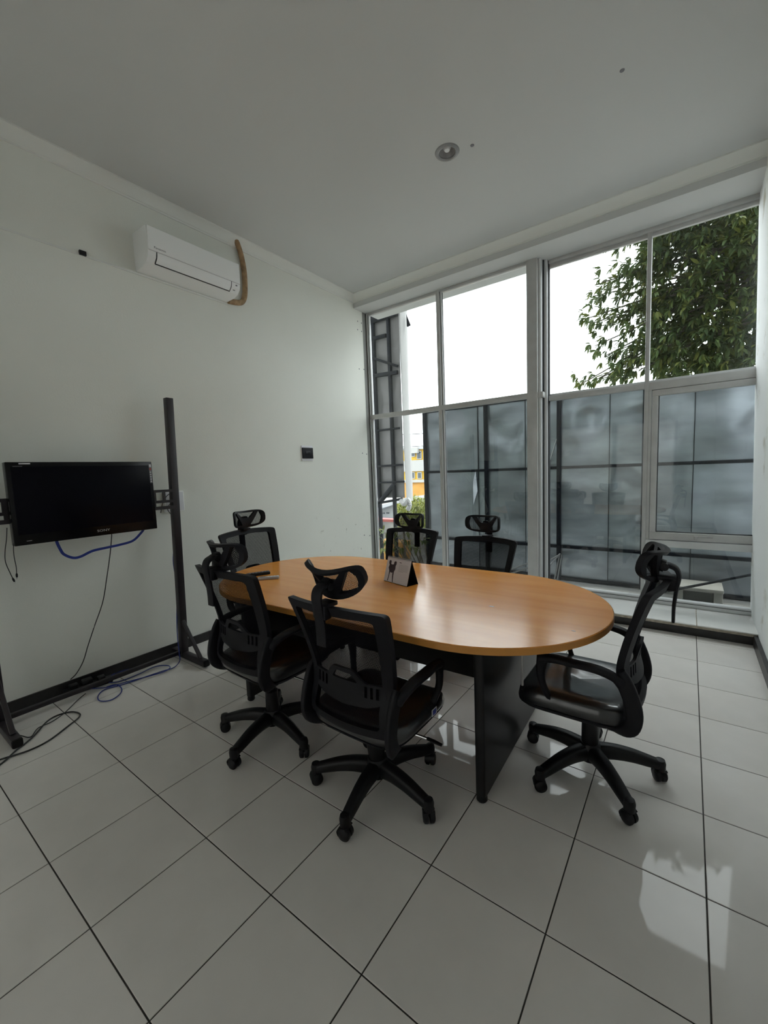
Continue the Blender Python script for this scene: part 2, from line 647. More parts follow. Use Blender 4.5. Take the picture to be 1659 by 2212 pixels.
for q in ((1020, 314), (1344, 152)):
    p = at(*q, 2, ZC)
    obj('drill_hole', MB().lathe([(0.0005, -0.0015), (0.012, -0.0015), (0.013, 0.001)], (p.x, p.y, ZC - 0.001), 10).done('hole'), GREYT, ceiling)

wl = MB().box((XL - 0.25, YB - 0.1, -0.1), (XL, YW, ZC + 0.02))
wall_left = struct(obj('wall_left', wl.done('wall_left', smooth=False), WALL))
for q in ((772.5, 694), (780.5, 698), (772.5, 712), (781, 716), (776, 797), (786, 798), (783, 979), (792, 981), (787, 1156), (799, 1157)):
    p = at(*q, 0, XL)
    obj('screw_hole', MB().lathe([(0.0005, 0.002), (0.008, 0.002), (0.009, -0.001)], (XL, p.y, p.z), 8, 'X').done('hole'), GREYT, wall_left)
# the right wall leans a touch, as it shows beside the frame
wr = MB()
lean = lambda z: 3.572 - 0.019 * z
wr.add([(lean(z) + dx, y, z) for z in (-0.1, ZC + 0.02) for y in (YB - 0.1, 4.205) for dx in (0, 0.3)],
       [(0, 1, 3, 2), (4, 6, 7, 5), (0, 2, 6, 4), (1, 5, 7, 3), (0, 4, 5, 1), (2, 3, 7, 6)])
wall_right = struct(obj('wall_right', wr.done('wall_right', smooth=False), WALLR))
# rear wall behind the viewer, with an added frosted opening for fill daylight
DX0, DX1, DZ = 0.5, 2.9, 2.35
wall_rear = struct(bpy.data.objects.new('wall_rear', None))
COL.objects.link(wall_rear)
for a_, b_ in (((XL - 0.3, -0.1), (DX0, ZC + 0.02)), ((DX1, -0.1), (XR + 0.4, ZC + 0.02)), ((DX0, DZ), (DX1, ZC + 0.02))):
    boxo('masonry', (a_[0], YB - 0.2, a_[1]), (b_[0], YB, b_[1]), WALL, wall_rear)
fill_opening_1 = struct(bpy.data.objects.new('fill_opening_1', None))
COL.objects.link(fill_opening_1)
for x0, x1 in ((DX0, (DX0 + DX1) / 2), ((DX0 + DX1) / 2, DX1)):
    lf = boxo('fill_frame', (x0, YB - 0.12, 0.0), (x0 + 0.05, YB - 0.08, DZ), ALU, fill_opening_1)
    boxo('fill_frame', (x1 - 0.05, YB - 0.12, 0.0), (x1, YB - 0.08, DZ), ALU, fill_opening_1)
    boxo('fill_rail', (x0 + 0.05, YB - 0.12, 0.0), (x1 - 0.05, YB - 0.08, 0.08), ALU, fill_opening_1)
    boxo('fill_rail', (x0 + 0.05, YB - 0.12, DZ - 0.06), (x1 - 0.05, YB - 0.08, DZ), ALU, fill_opening_1)
    boxo('pane', (x0 + 0.05, YB - 0.103, 0.08), (x1 - 0.05, YB - 0.097, DZ - 0.06), FROST, fill_opening_1)
# masonry above and below the window, and an added unseen block overhead to shade hoarding and tree
struct(boxo('wall_window_sill', (XL - 0.25, YS + 0.05, -0.5), (XR + 0.3, 4.30, 0.05), CONC))
struct(boxo('wall_outer_left', (XL - 3.0, 3.96, -3.5), (XL - 0.001, 4.062, 7.2), CONC))
struct(boxo('wall_upper_shade', (XL - 8.0, YB - 0.2, ZC + 0.22), (XR + 8.0, 4.3, 13.0), CONC))
struct(boxo('wall_outer_right', (XR + 0.31, YB - 0.2, -3.5), (XR + 4.0, 4.3, ZC + 0.21), CONC))
struct(boxo('wall_outer_rear', (XL - 3.0, YB - 0.2, -3.5), (XL - 0.26, 3.95, ZC + 0.21), CONC))

# baseboards (black tile skirting)
struct(boxo('baseboard_left', (XL, YB, 0.0), (XL + 0.012, YS + 0.0, 0.075), BLACKT))
struct(boxo('baseboard_right', (3.545, YB, 0.0), (3.575, YS, 0.085), BLACKT))


# cornice along the left wall and the beam; beam over the window
def cornice(name, a, b, inward):
    a, b, inward = Vector(a), Vector(b), Vector(inward)
    prof = [(0, 0), (0.075, 0), (0.075, -0.010), (0.060, -0.016), (0.040, -0.030), (0.022, -0.052), (0.016, -0.066), (0.010, -0.070), (0.010, -0.082), (0, -0.082)]
    m_ = MB()
    n_ = len(prof)
    m_.add([p + inward * x + Vector((0, 0, z)) for p in (a, b) for x, z in prof],
           [tuple(range(n_)), tuple(range(2 * n_ - 1, n_ - 1, -1))] + [(k, (k + 1) % n_, n_ + (k + 1) % n_, n_ + k) for k in range(n_)])
    return struct(obj(name, m_.done(name, 25), TRIMW))


cornice('trim_1', (XL, YB, ZC), (XL, 3.785, ZC), (1, 0, 0))
struct(boxo('trim_2', (XL, 3.785, 3.46), (XR, 4.30, ZC), CEIL))
cornice('trim_3', (XL, 3.785, ZC), (XR, 3.785, ZC), (0, -1, 0))
# thin cable raceway along the left wall
struct(boxo('trim_4', (XL, YB, 2.985), (XL + 0.006, 2.0, 2.999), TRIMW))

# step / ledge under the window: tiled slab with black riser
ledge = struct(boxo('trim_5', (XL, 3.715, 0.0), (XR + 0.02, 4.16, 0.073), BLACKT))
obj('slab_edge', MB().box((XL, 3.69, 0.073), (XR + 0.01, 4.2, 0.098)).done('edge', smooth=False), BEIGE, ledge)
for i in range(len(xs) - 1):
    w = xs[i + 1] - xs[i] - 0.006
    obj('ledge_tile', MB().box((xs[i] + 0.003, 3.683, 0.094), (xs[i] + 0.003 + w, 4.2, 0.103), 0.0015).done('t', 30), TILEW, ledge)

# ------------------------------------------------------------------ windows
ZB, ZT, ZTR0, ZTR1 = 0.103, 3.46, 2.118, 2.172


def frame_bar(parent, name, a, b, m=ALU, bev=0.003):
    return obj(name, MB().box(a, b, bev).done(name, 30), m, parent)


w1 = struct(bpy.data.objects.new('window_1', None))
COL.objects.link(w1)
XC0, XC1 = 1.757, 1.862
frame_bar(w1, 'jamb', (XL, YL + 0.008, ZB), (-0.290, YL + 0.05, ZT), ALUD)
frame_bar(w1, 'jamb', (-0.290, YL, ZB), (-0.276, YL + 0.035, ZT), ALUL)
frame_bar(w1, 'jamb', (-0.276, YL + 0.02, ZB), (-0.268, YL + 0.045, ZT), ALUD)
frame_bar(w1, 'jamb', (-0.268, YL + 0.012, ZB), (-0.252, YL + 0.048, ZT), ALUL)
frame_bar(w1, 'transom', (-0.285, YL - 0.004, ZTR0), (XC0, YL + 0.06, ZTR1))
frame_bar(w1, 'bottom_rail', (-0.285, YL, ZB), (XC0, YL + 0.06, 0.15))
frame_bar(w1, 'top_rail', (-0.285, YL + 0.01, 3.43), (XC0, YL + 0.06, ZT))
frame_bar(w1, 'mullion', (0.730, YL - 0.002, ZB), (0.772, YL + 0.06, ZT))
frame_bar(w1, 'glazing_bead', (0.777, YL + 0.016, ZB), (0.795, YL + 0.055, ZT), ALUL)
frame_bar(w1, 'gasket', (0.770, YL + 0.030, ZB), (0.800, YL + 0.040, ZT), ALUD)
frame_bar(w1, 'column', (XC0, YL - 0.006, ZB), (XC1, YL + 0.10, ZT))
for (x0, x1) in ((-0.252, 0.73), (0.795, XC0)):
    for (z0, z1) in ((0.15, ZTR0), (ZTR1, 3.43)):
        obj('pane', MB().box((x0 - 0.01, YL + 0.032, z0 - 0.01), (x1 + 0.01, YL + 0.038, z1 + 0.01)).done('pane', smooth=False), GLASS, w1)

w2 = struct(bpy.data.objects.new('window_2', None))
COL.objects.link(w2)
XM0, XM1, XE = 2.772, 2.806, 3.60
# return between the bays
frame_bar(w2, 'return_post', (XC1 + 0.002, YL + 0.03, ZB), (XC1 + 0.026, YL + 0.10, ZT), ALUL)
frame_bar(w2, 'return_post', (XC1 + 0.03, YL + 0.10, ZB), (XC1 + 0.066, YR + 0.02, ZT), ALUL)
frame_bar(w2, 'gasket', (XC1 + 0.01, YL + 0.09, ZB), (XC1 + 0.04, YL + 0.115, ZT), ALUD)
frame_bar(w2, 'return_transom', (XC1, YL + 0.012, ZTR0 - 0.003), (XC1 + 0.05, YR + 0.02, ZTR1 - 0.002))
frame_bar(w2, 'gasket', (XC1 + 0.066, YR, ZB), (XC1 + 0.076, YR + 0.05, ZT), ALUD)
X2 = XC1 + 0.074
Z20, Z21 = 2.085, 2.135
frame_bar(w2, 'transom', (X2, YR, Z20), (XM0, YR + 0.06, Z21))
frame_bar(w2, 'transom', (XM1, YR, Z20 - 0.02), (XE, YR + 0.06, Z21))
frame_bar(w2, 'sill_strip', (X2, YR + 0.028, Z21), (XM0, YR + 0.07, Z21 + 0.022), ALUL)
frame_bar(w2, 'sill_strip', (XM1, YR + 0.028, Z21), (XE, YR + 0.07, Z21 + 0.022), ALUL)
frame_bar(w2, 'top_rail', (X2, YR - 0.01, 3.425), (XE, YR + 0.06, ZT))
frame_bar(w2, 'top_rail', (X2, YR + 0.015, 3.39), (XE, YR + 0.05, 3.425))
frame_bar(w2, 'mullion', (XM0, YR - 0.004, ZB), (XM1, YR + 0.06, ZT))
frame_bar(w2, 'bottom_rail', (X2, YR - 0.02, ZB), (XE, YR + 0.05, 0.155), ALUL)
frame_bar(w2, 'gasket', (X2, YR - 0.022, 0.135), (XE, YR - 0.01, 0.142), ALUD)
# opening casement at the lower right
CZ0, CZ1 = 0.735, Z20 - 0.02
frame_bar(w2, 'sill_rail', (XM1, YR - 0.012, 0.640), (XE, YR + 0.06, 0.702), ALUL)
frame_bar(w2, 'casement_rail', (XM1 + 0.028, YR - 0.006, 0.708), (XE, YR + 0.05, 0.775))
frame_bar(w2, 'casement_rail', (XM1 + 0.028, YR - 0.006, CZ1 - 0.055), (XE, YR + 0.05, CZ1 - 0.004))
frame_bar(w2, 'casement_stile', (XM1 + 0.028, YR - 0.006, 0.775), (XM1 + 0.075, YR + 0.05, CZ1 - 0.055))
frame_bar(w2, 'stile', (XM1, YR - 0.002, 0.70), (XM1 + 0.024, YR + 0.05, CZ1))
frame_bar(w2, 'gasket', (XM1 + 0.075, YR + 0.01, 0.775), (XM1 + 0.082, YR + 0.04, CZ1 - 0.055), ALUD)
frame_bar(w2, 'gasket', (XM1 + 0.075, YR + 0.01, 0.775), (XE, YR + 0.04, 0.783), ALUD)
latch = frame_bar(w2, 'latch', (3.165, YR - 0.022, 0.742), (3.30, YR - 0.004, 0.757), SILV)
obj('latch_handle', MB().box((3.17, YR - 0.034, 0.722), (3.195, YR - 0.02, 0.757), 0.003).done('h'), SILV, latch)
for (x0, x1, z0, z1) in ((X2, XM0, 0.155, Z20), (X2, XM0, Z21, 3.40), (XM1, XE, Z21, 3.40), (XM1 + 0.07, XE, 0.77, CZ1 - 0.05), (XM1, XE, 0.155, 0.65)):
    obj('pane', MB().box((x0 - 0.005, YR + 0.030, z0 - 0.005), (x1 + 0.005, YR + 0.036, z1 + 0.005)).done('pane', smooth=False), GLASS, w2)


# ------------------------------------------------------------------ office chairs
def back_xyz(a, z, d, off=0.0):
    """the bent back: a across, z height, d depth behind the front skin"""
    zs_ = (0.36, 0.42, 0.47, 0.53, 0.58, 0.64, 0.72, 0.81, 0.90, 0.98)
    yy = (-0.150, -0.180, -0.192, -0.184, -0.170, -0.167, -0.185, -0.213, -0.246, -0.275)
    i = 0
    while i < len(zs_) - 2 and z > zs_[i + 1]:
        i += 1
    t = (z - zs_[i]) / (zs_[i + 1] - zs_[i])
    t = max(-0.3, min(1.3, t))
    p0, p1, p2, p3 = yy[max(i - 1, 0)], yy[i], yy[i + 1], yy[min(i + 2, len(yy) - 1)]
    y = 0.5 * (2 * p1 + (p2 - p0) * t + (2 * p0 - 5 * p1 + 4 * p2 - p3) * t * t + (3 * p1 - p0 - 3 * p2 + p3) * t ** 3)
    wing = 0.052 * (a / 0.25) ** 2
    return Vector((a, y + wing - d - off, z + 0.012 * (1 - (a / 0.25) ** 2) * max(0, (z - 0.6) / 0.36)))


def halfw(z):
    return 0.205 + (0.258 - 0.205) * max(0, min(1, (z - 0.55) / 0.41)) if z > 0.55 else 0.205 + 0.012 * (0.55 - z) / 0.15


CH = {}


def chair_meshes():
    # back frame ring
    outer = rounded([(-halfw(0.44), 0.44), (halfw(0.44), 0.44), (halfw(0.55), 0.55), (halfw(0.96), 0.96), (-halfw(0.96), 0.96), (-halfw(0.55), 0.55)], 0.022)
    inner = rounded([(-halfw(0.46) + 0.038, 0.475), (halfw(0.46) - 0.038, 0.475), (halfw(0.55) - 0.040, 0.55), (halfw(0.92) - 0.048, 0.925), (-halfw(0.92) + 0.048, 0.925), (-halfw(0.55) + 0.040, 0.55)], 0.02)
    CH['back_frame'] = plate('back_frame', outer, [inner], lambda a, z, d: back_xyz(a, z, d), 0.026, 0.03)
    grow = [(x * 1.06, 0.70 + (z - 0.70) * 1.03) for x, z in inner]
    CH['back_mesh'] = plate('back_mesh', grow, [], lambda a, z, d: back_xyz(a, z, 0.006), 0, 0.035, 80)
    # lumbar plate with handle opening and slots
    lo = [(-0.190, 0.575), (-0.12, 0.553), (0, 0.545), (0.12, 0.553), (0.190, 0.575), (0.190, 0.645), (0.10, 0.640), (0.055, 0.690), (-0.055, 0.690), (-0.10, 0.640), (-0.190, 0.645)]
    hole = [(-0.068, 0.637), (0.068, 0.637), (0.038, 0.672), (-0.038, 0.672)]
    slots = [[(x - 0.006, 0.588), (x + 0.006, 0.588), (x + 0.006, 0.632), (x - 0.006, 0.632)] for x in (-0.155, -0.130, -0.105, 0.105, 0.130, 0.155)]
    CH['lumbar_plate'] = plate('lumbar_plate', rounded(lo, 0.015, 3), [rounded(hole, 0.01, 2)] + slots, lambda a, z, d: back_xyz(a, z, 0.014 + d), 0.012, 0.025)
    # uprights that carry the back: from under the seat up the sides (with the armrests)
    for sgn, nm in ((1, 'r'), (-1, 'l')):
        x = sgn * 0.222
        m_ = MB()
        rear = catmull([(sgn * 0.15, -0.05, 0.372), (sgn * 0.200, -0.13, 0.378), (x, -0.175, 0.405), (x + sgn * 0.004, -0.194, 0.455), (x + sgn * 0.004, -0.186, 0.52), (x + sgn * 0.004, -0.160, 0.59), (x + sgn * 0.004, -0.135, 0.628)], 4)
        nr = len(rear)
        m_.sweep(rear, [0.024] * nr, [0.035 + 0.024 * min(1, i / (nr * 0.35)) for i in range(nr)], up=(0, 1, 0.2), n=12, p=6)
        CH['upright_' + nm] = m_.done('upright', 50)
        m_ = MB()
        xa = x + sgn * 0.022
        arm = catmull([(x + sgn * 0.006, -0.150, 0.585), (xa, -0.120, 0.618), (xa + sgn * 0.006, -0.06, 0.635), (xa + sgn * 0.010, 0.02, 0.640), (xa + sgn * 0.008, 0.10, 0.640), (xa + sgn * 0.006, 0.155, 0.628)], 4)
        na = len(arm)
        m_.sweep(arm, [0.030 + 0.022 * sin(pi * i / na) for i in range(na)], [0.042 - 0.016 * sin(pi * i / na) for i in range(na)], n=10, p=3)
        front = catmull([(xa + sgn * 0.006, 0.142, 0.636), (xa + sgn * 0.004, 0.150, 0.58), (xa, 0.145, 0.52), (x, 0.120, 0.45), (x - sgn * 0.015, 0.06, 0.405), (x - sgn * 0.045, -0.01, 0.380)], 4)
        nf = len(front)
        m_.sweep(front, [0.030] * nf, [0.050 - 0.026 * min(1, i / (nf * 0.4)) for i in range(nf)], up=(0, 1, 0.3), n=10, p=3)
        CH['armrest_' + nm] = m_.done('armrest', 50)
    # seat cushion
    bm = MB()
    nu, nv = 28, 14
    ring = []

    def plan(a, k):
        c, s_ = cos(a), sin(a)
        p = 5.0
        return (0.238 * k * math.copysign(abs(c) ** (2 / p), c), 0.045 + 0.235 * k * math.copysign(abs(s_) ** (2 / p), s_))
    prof = [(0.86, 0.392), (0.95, 0.394), (1.0, 0.410), (1.01, 0.428), (0.985, 0.448), (0.93, 0.459), (0.80, 0.463), (0.55, 0.460), (0.25, 0.456), (0.01, 0.455)]
    verts, faces = [], []
    for k, z in prof:
        for i in range(40):
            x, y = plan(2 * pi * i / 40, k)
            dz = -0.028 * max(0, (y - 0.15) / 0.13) ** 2 + 0.010 * (abs(x) / 0.238) ** 2 * (1 if z > 0.44 else 0)
            verts.append((x, y, z + dz))
    for j in range(len(prof) - 1):
        faces += [(j * 40 + i, j * 40 + (i + 1) % 40, (j + 1) * 40 + (i + 1) % 40, (j + 1) * 40 + i) for i in range(40)]
    faces.append(tuple(range(39, -1, -1)))
    faces.append(tuple((len(prof) - 1) * 40 + i for i in range(40)))
    CH['seat'] = mesh('seat', verts, faces, 50)
    verts, faces = [], []
    prof = [(0.50, 0.352), (0.70, 0.355), (0.90, 0.374), (0.985, 0.398), (0.96, 0.402), (0.5, 0.402)]
    for k, z in prof:
        for i in range(40):
            x, y = plan(2 * pi * i / 40, k)
            verts.append((x, y, z - 0.020 * max(0, (y - 0.15) / 0.13) ** 2))
    for j in range(len(prof) - 1):
        faces += [(j * 40 + i, j * 40 + (i + 1) % 40, (j + 1) * 40 + (i + 1) % 40, (j + 1) * 40 + i) for i in range(40)]
    faces.append(tuple(range(39, -1, -1)))
    faces.append(tuple((len(prof) - 1) * 40 + i for i in range(40)))
    CH['seat_shell'] = mesh('seat_shell', verts, faces, 50)
    CH['tilt_mechanism'] = MB().box((-0.075, -0.10, 0.318), (0.075, 0.10, 0.356), 0.010).done('tilt_mechanism')
    CH['lever'] = MB().tube([(0.05, 0.03, 0.337), (0.20, 0.05, 0.333), (0.235, 0.055, 0.330)], 0.0055).done('lever')
    CH['lever_paddle'] = MB().sweep([(0.232, 0.055, 0.331), (0.262, 0.06, 0.325), (0.298, 0.066, 0.318)], [0.014, 0.022, 0.016], [0.012, 0.010, 0.008]).done('lever_paddle')
    CH['column'] = MB().lathe([(0.030, 0.06), (0.036, 0.10), (0.035, 0.20), (0.034, 0.255), (0.028, 0.258), (0.024, 0.262), (0.024, 0.322)], n=20).done('column')
    CH['hub'] = MB().lathe([(0.034, 0.062), (0.048, 0.07), (0.052, 0.10), (0.050, 0.135), (0.040, 0.150)], n=20).done('hub')
    pts = catmull([(0.03, 0, 0.108), (0.10, 0, 0.112), (0.17, 0, 0.105), (0.235, 0, 0.090), (0.283, 0, 0.078)], 4)
    np_ = len(pts)
    m_ = MB().sweep(pts, [0.062 - 0.020 * i / np_ for i in range(np_)], [0.072 - 0.034 * i / np_ for i in range(np_)], n=12, p=3.2)
    m_.lathe([(0.012, 0.050), (0.021, 0.054), (0.023, 0.085), (0.019, 0.100), (0.010, 0.103)], (0.288, 0, 0), 16)
    CH['leg'] = m_.done('leg', 50)
    m_ = MB()
    for s_ in (-1, 1):
        m_.lathe([(0.008, s_ * 0.004), (0.0262, s_ * 0.004), (0.0275, s_ * 0.010), (0.0265, s_ * 0.019), (0.020, s_ * 0.0245), (0.004, s_ * 0.026)], (0, 0, 0.0275), 20, 'X')
    m_.sweep(catmull([(0, 0.020, 0.020), (0, 0.026, 0.036), (0, 0.016, 0.052), (0, -0.004, 0.057), (0, -0.018, 0.050)], 3), 0.050, 0.006, up=(0, 1, 0.4), n=8, p=4)
    m_.lathe([(0.008, 0.03), (0.009, 0.075)], (0, 0, 0), 10)
    CH['caster'] = m_.done('caster', 40)
    # headrest, origin at its pivot
    o = []
    for i in range(40):
        a = 2 * pi * i / 40
        c, s_ = cos(a), sin(a)
        o.append((0.141 * math.copysign(abs(c) ** 0.55, c), 0.067 * math.copysign(abs(s_) ** 0.55, s_)))
    tri_r = rounded([(0.036, -0.048), (0.112, -0.048), (0.123, 0.0), (0.113, 0.047), (0.099, 0.047)], 0.012, 3)
    tri_l = [(-x, z) for x, z in reversed(tri_r)]
    top_h = rounded([(-0.080, 0.051), (-0.032, 0.008), (0.032, 0.008), (0.080, 0.051)], 0.008, 3)

    def hr(a, z, d):
        return Vector((a, 0.066 * abs(a / 0.148) ** 2.0 - 0.45 * z * z / 0.062 * 0.4 - d + 0.022, z + 0.012 * (a / 0.148) ** 2))
    CH['headrest'] = plate('headrest', o, [tri_r, tri_l, top_h], lambda a, z, d: hr(a, z, d), 0.022, 0.02)
    CH['headrest_mesh'] = plate('headrest_mesh', [(x * 0.90, z * 0.86) for x, z in o], [], lambda a, z, d: hr(a, z, 0.008), 0, 0.02, 80)
    CH['headrest_pivot'] = MB().lathe([(0.006, -0.030), (0.015, -0.028), (0.015, 0.028), (0.006, 0.030)], (0, -0.012, 0), 14, 'X').sweep([(0, -0.012, 0), (0, 0.012, 0)], 0.05, 0.05, n=10, p=3).done('pivot')
    m_ = MB()
    post = catmull([(0, -0.303, 0.815), (0, -0.304, 0.88), (0, -0.311, 0.95), (0, -0.318, 1.00), (0, -0.308, 1.032), (0, -0.280, 1.045), (0, -0.258, 1.043)], 4)
    m_.sweep(post, 0.050, [0.012 + 0.010 * (i / len(post)) for i in range(len(post))], up=(0, 1, 0), n=10, p=4)
    CH['headrest_post'] = m_.done('headrest_post', 50)
    m_ = MB().box((-0.033, -0.312, 0.925), (0.033, -0.276, 0.982), 0.006)
    m_.box((-0.036, -0.305, 0.966), (0.030, -0.236, 0.984), 0.004)
    CH['post_bracket'] = m_.done('post_bracket')


chair_meshes()
CHM = dict(back_frame=PLASD, back_mesh=NET, lumbar_plate=PLASD, upright_r=PLASD, upright_l=PLASD, armrest_r=PLASD, armrest_l=PLASD, seat=SEATM, seat_shell=PLASD,
           tilt_mechanism=PLAS, lever=CHROME, lever_paddle=PLAS, column=PLAS, hub=PLAS, leg=PLAS, caster=PLAS, headrest=PLASD, headrest_mesh=NET, headrest_pivot=PLAS, headrest_post=PLASD, post_bracket=PLASD)


def chair(x, y, yaw, lift, star, label, head_tilt=0.0, head_dz=0.0, head_yaw=0.0, casters=None):
    t = thing('office_chair', label, 'chair', (x, y, 0), (0, 0, rad(yaw)), 'black mesh office chairs around the table')
    up = (0, 0, lift)
    for k in ('seat', 'seat_shell', 'tilt_mechanism', 'back_frame', 'lumbar_plate', 'upright_r', 'upright_l', 'armrest_r', 'armrest_l'):
        obj(k.replace('_r', '').replace('_l', '') if k[:3] in ('upr', 'arm') else k, CH[k], CHM[k], t, up)
    t2 = [c for c in COL.objects if c.parent == t and c.name.startswith('back_frame')][0]
    obj('back_mesh', CH['back_mesh'], NET, t2)
    lv = obj('lever', CH['lever'], CHROME, t, up)
    obj('lever_paddle', CH['lever_paddle'], PLAS, lv)
    obj('column', CH['column'], PLAS, t, (0, 0, 0))
    if lift > 0.005:
        obj('gas_lift', MB().lathe([(0.014, 0.25), (0.014, 0.33 + lift)], n=14).done('gas_lift'), CHROME, t)
    obj('hub', CH['hub'], PLAS, t)
    for i in range(5):
        a = rad(star + 72 * i - yaw)
        lg = obj('leg', CH['leg'], PLAS, t, (0, 0, 0), (0, 0, a))
        ca = casters[i] if casters else random.uniform(0, 360)
        obj('caster', CH['caster'], PLAS, lg, (0.288, 0, 0), (0, 0, rad(ca - star - 72 * i)))
    pp = obj('headrest_post', CH['headrest_post'], PLASD, t, (0, 0, lift + head_dz))
    obj('post_bracket', CH['post_bracket'], PLASD, t, up)
    hd = obj('headrest', CH['headrest'], PLASD, t, (0, -0.258, 1.043 + lift + head_dz), (rad(head_tilt), 0, rad(head_yaw)))
    obj('headrest_mesh', CH['headrest_mesh'], NETH, hd)
    obj('headrest_pivot', CH['headrest_pivot'], PLAS, hd)
    return t


chair(1.295, 0.988, -2, 0.018, -8, 'black mesh office chair at the table\'s left front, next to the television stand', head_tilt=8, head_dz=-0.015, casters=[40, 200, 120, 150, 100])
cB = chair(2.015, 0.993, 0, -0.042, -7.3, 'black mesh office chair nearest the viewer, its headrest against the tabletop', head_tilt=30, head_dz=0.005, casters=[40, 200, 120, 150, 100])
chair(0.553, 1.598, -89, 0.042, 20, 'black mesh office chair at the table end by the left wall, facing the room', head_tilt=4, head_dz=0.01)
chair(1.222, 2.352, 179, -0.035, 10, 'black mesh office chair behind the desk calendar, in front of the leftmost window pane', head_tilt=6, head_dz=-0.012)
chair(1.845, 2.405, 177, -0.080, 30, 'black mesh office chair on the window side, before the grey metal sheets', head_tilt=4, head_dz=0.03)
chair(2.779, 1.616, 90, -0.018, 21.3, 'black mesh office chair at the right end of the table, seen from its side', head_tilt=16, head_dz=-0.02, casters=[30, 90, 100, 120, 60])

# small maker's tag on the nearest chair's seat edge
p = Vector((0.245, 0.12, 0.385))
lb = boxo('maker_label', (0.2415, 0.085, 0.372), (0.2435, 0.125, 0.402), WHITEL, cB)
boxo('label_print', (0.2432, 0.091, 0.376), (0.2440, 0.119, 0.398), BLUEL, lb)

# ------------------------------------------------------------------ conference table
TA = 0.027
TZ = 0.74
table = thing('conference_table', 'oval beech laminate meeting table on black panel legs, in the middle of the room', 'table', (1.648, 1.608, 0), (0, 0, TA))


def oval(k=0.0, n=40):
    A, b, l = 1.218 - k, 0.606 - k, 0.616
    o = []
    for i in range(n + 1):
        a = -pi / 2 + pi * i / n
        o.append((l + (A - l) * cos(a), b * sin(a)))
    o = o + [(-x, -y) for x, y in o]
    return o


t_ = MB()
ov, ov2 = oval(), oval(0.003)
n = len(ov)
v = [(x, y, TZ) for x, y in ov2] + [(x, y, TZ - 0.003) for x, y in ov] + [(x, y, TZ - 0.030) for x, y in ov] + [(x, y, TZ - 0.032) for x, y in ov2]
top = mesh('tabletop', v, [tuple(range(n))] + [(k, (k + 1) % n, n + (k + 1) % n, n + k) for k in range(n)] + [(2 * n + k, 2 * n + (k + 1) % n, 3 * n + (k + 1) % n, 3 * n + k) for k in range(n)] + [tuple(3 * n + k for k in range(n))], 25)
tt = obj('tabletop', top, WOOD, table)
eb = mesh('edge_band', [(x * 1.0006, y * 1.0012, TZ - 0.0028) for x, y in ov] + [(x * 1.0006, y * 1.0012, TZ - 0.0305) for x, y in ov], [(k, (k + 1) % n, n + (k + 1) % n, n + k) for k in range(n)], 60)
obj('edge_band', eb, WOODE, tt)


def panel_leg(x):
    poly = rounded([(x - 0.022, -0.47), (x + 0.022, -0.47), (x + 0.022, 0.47), (x - 0.022, 0.47)], 0.012, 4)
    lg = obj('leg', MB().prism(poly, lambda a, b, d: Vector((a, b, d)), TZ - 0.032 - 0.030).done('leg', 30), BLKP, table, (0, 0, 0.030))
    for yy in (-0.45, 0.45):
        obj('foot', MB().lathe([(0.018, -0.030), (0.024, -0.022), (0.022, 0.002)], (x, yy, 0), 14).done('foot'), PLAS, lg)
    return lg


panel_leg(0.775)
panel_leg(-0.775)
obj('modesty_panel', MB().box((-0.754, -0.010, 0.30), (0.754, 0.010, TZ - 0.033), 0.002).done('modesty'), BLKP, table)
rod = obj('hanging_rod', MB().tube([(0.90, -0.28, 0.708), (0.90, -0.28, 0.47)], 0.0055).done('rod'), SILV, table)
obj('rod_tip', MB().lathe([(0.004, 0.455), (0.010, 0.460), (0.010, 0.472), (0.004, 0.476)], (0.90, -0.28, 0), 12).done('tip'), PLAS, rod)

# paint flecks on the tabletop
for q, r_ in (((1062, 1310), 0.011), ((1239, 1363), 0.007)):
    p = at(*q, 2, TZ)
    o = obj('paint_fleck', MB().prism([(r_ * cos(a) * 1.3, r_ * sin(a) * 0.5) for a in (0, 0.9, 2.0, 3.1, 4.0, 5.2)], lambda a, b, d: Vector((a, b, d)), 0.0008).done('fleck', smooth=False), WHITEL, None, (p.x, p.y, TZ))
    tag(o, 'tiny pale paint fleck in the middle of the tabletop' if r_ > 0.01 else 'tiny pale fleck near the right front rim of the tabletop', 'fleck')

# desk calendar (tent)
fl, fr = Vector((1.577, 1.683, TZ)), Vector((1.787, 1.629, TZ))
ex = (fr - fl).normalized()
ey = Vector((-ex.y, ex.x, 0))
cal = thing('desk_calendar', 'pinkish white tent calendar with a dark figure printed on its page, on the tabletop', 'calendar', (fl.x, fl.y, TZ), (0, 0, math.atan2(ex.y, ex.x)))
CWd, CD, CHh = (fr - fl).length, 0.092, 0.150


def slab(name, a, b, c, d, th, m, parent):
    a, b, c, d = (Vector(q) for q in (a, b, c, d))
    nn = (b - a).cross(d - a).normalized() * th
    return obj(name, MB().add([a, b, c, d, a + nn, b + nn, c + nn, d + nn], [(3, 2, 1, 0), (4, 5, 6, 7), (0, 1, 5, 4), (1, 2, 6, 5), (2, 3, 7, 6), (3, 0, 4, 7)]).done(name, smooth=False), m, parent)


slab('front_board', (0, 0.001, 0.0), (CWd, 0.001, 0.0), (CWd, CD / 2, CHh), (0, CD / 2, CHh), -0.0015, BLKP, cal)
slab('back_board', (CWd, CD, 0), (0, CD, 0), (0, CD / 2, CHh), (CWd, CD / 2, CHh), -0.0015, BLKP, cal)
slab('base_board', (0, CD, 0.0015), (CWd, CD, 0.0015), (CWd, 0, 0.0015), (0, 0, 0.0015), -0.0014, BLKP, cal)
tilt = math.atan2(CD / 2, CHh)


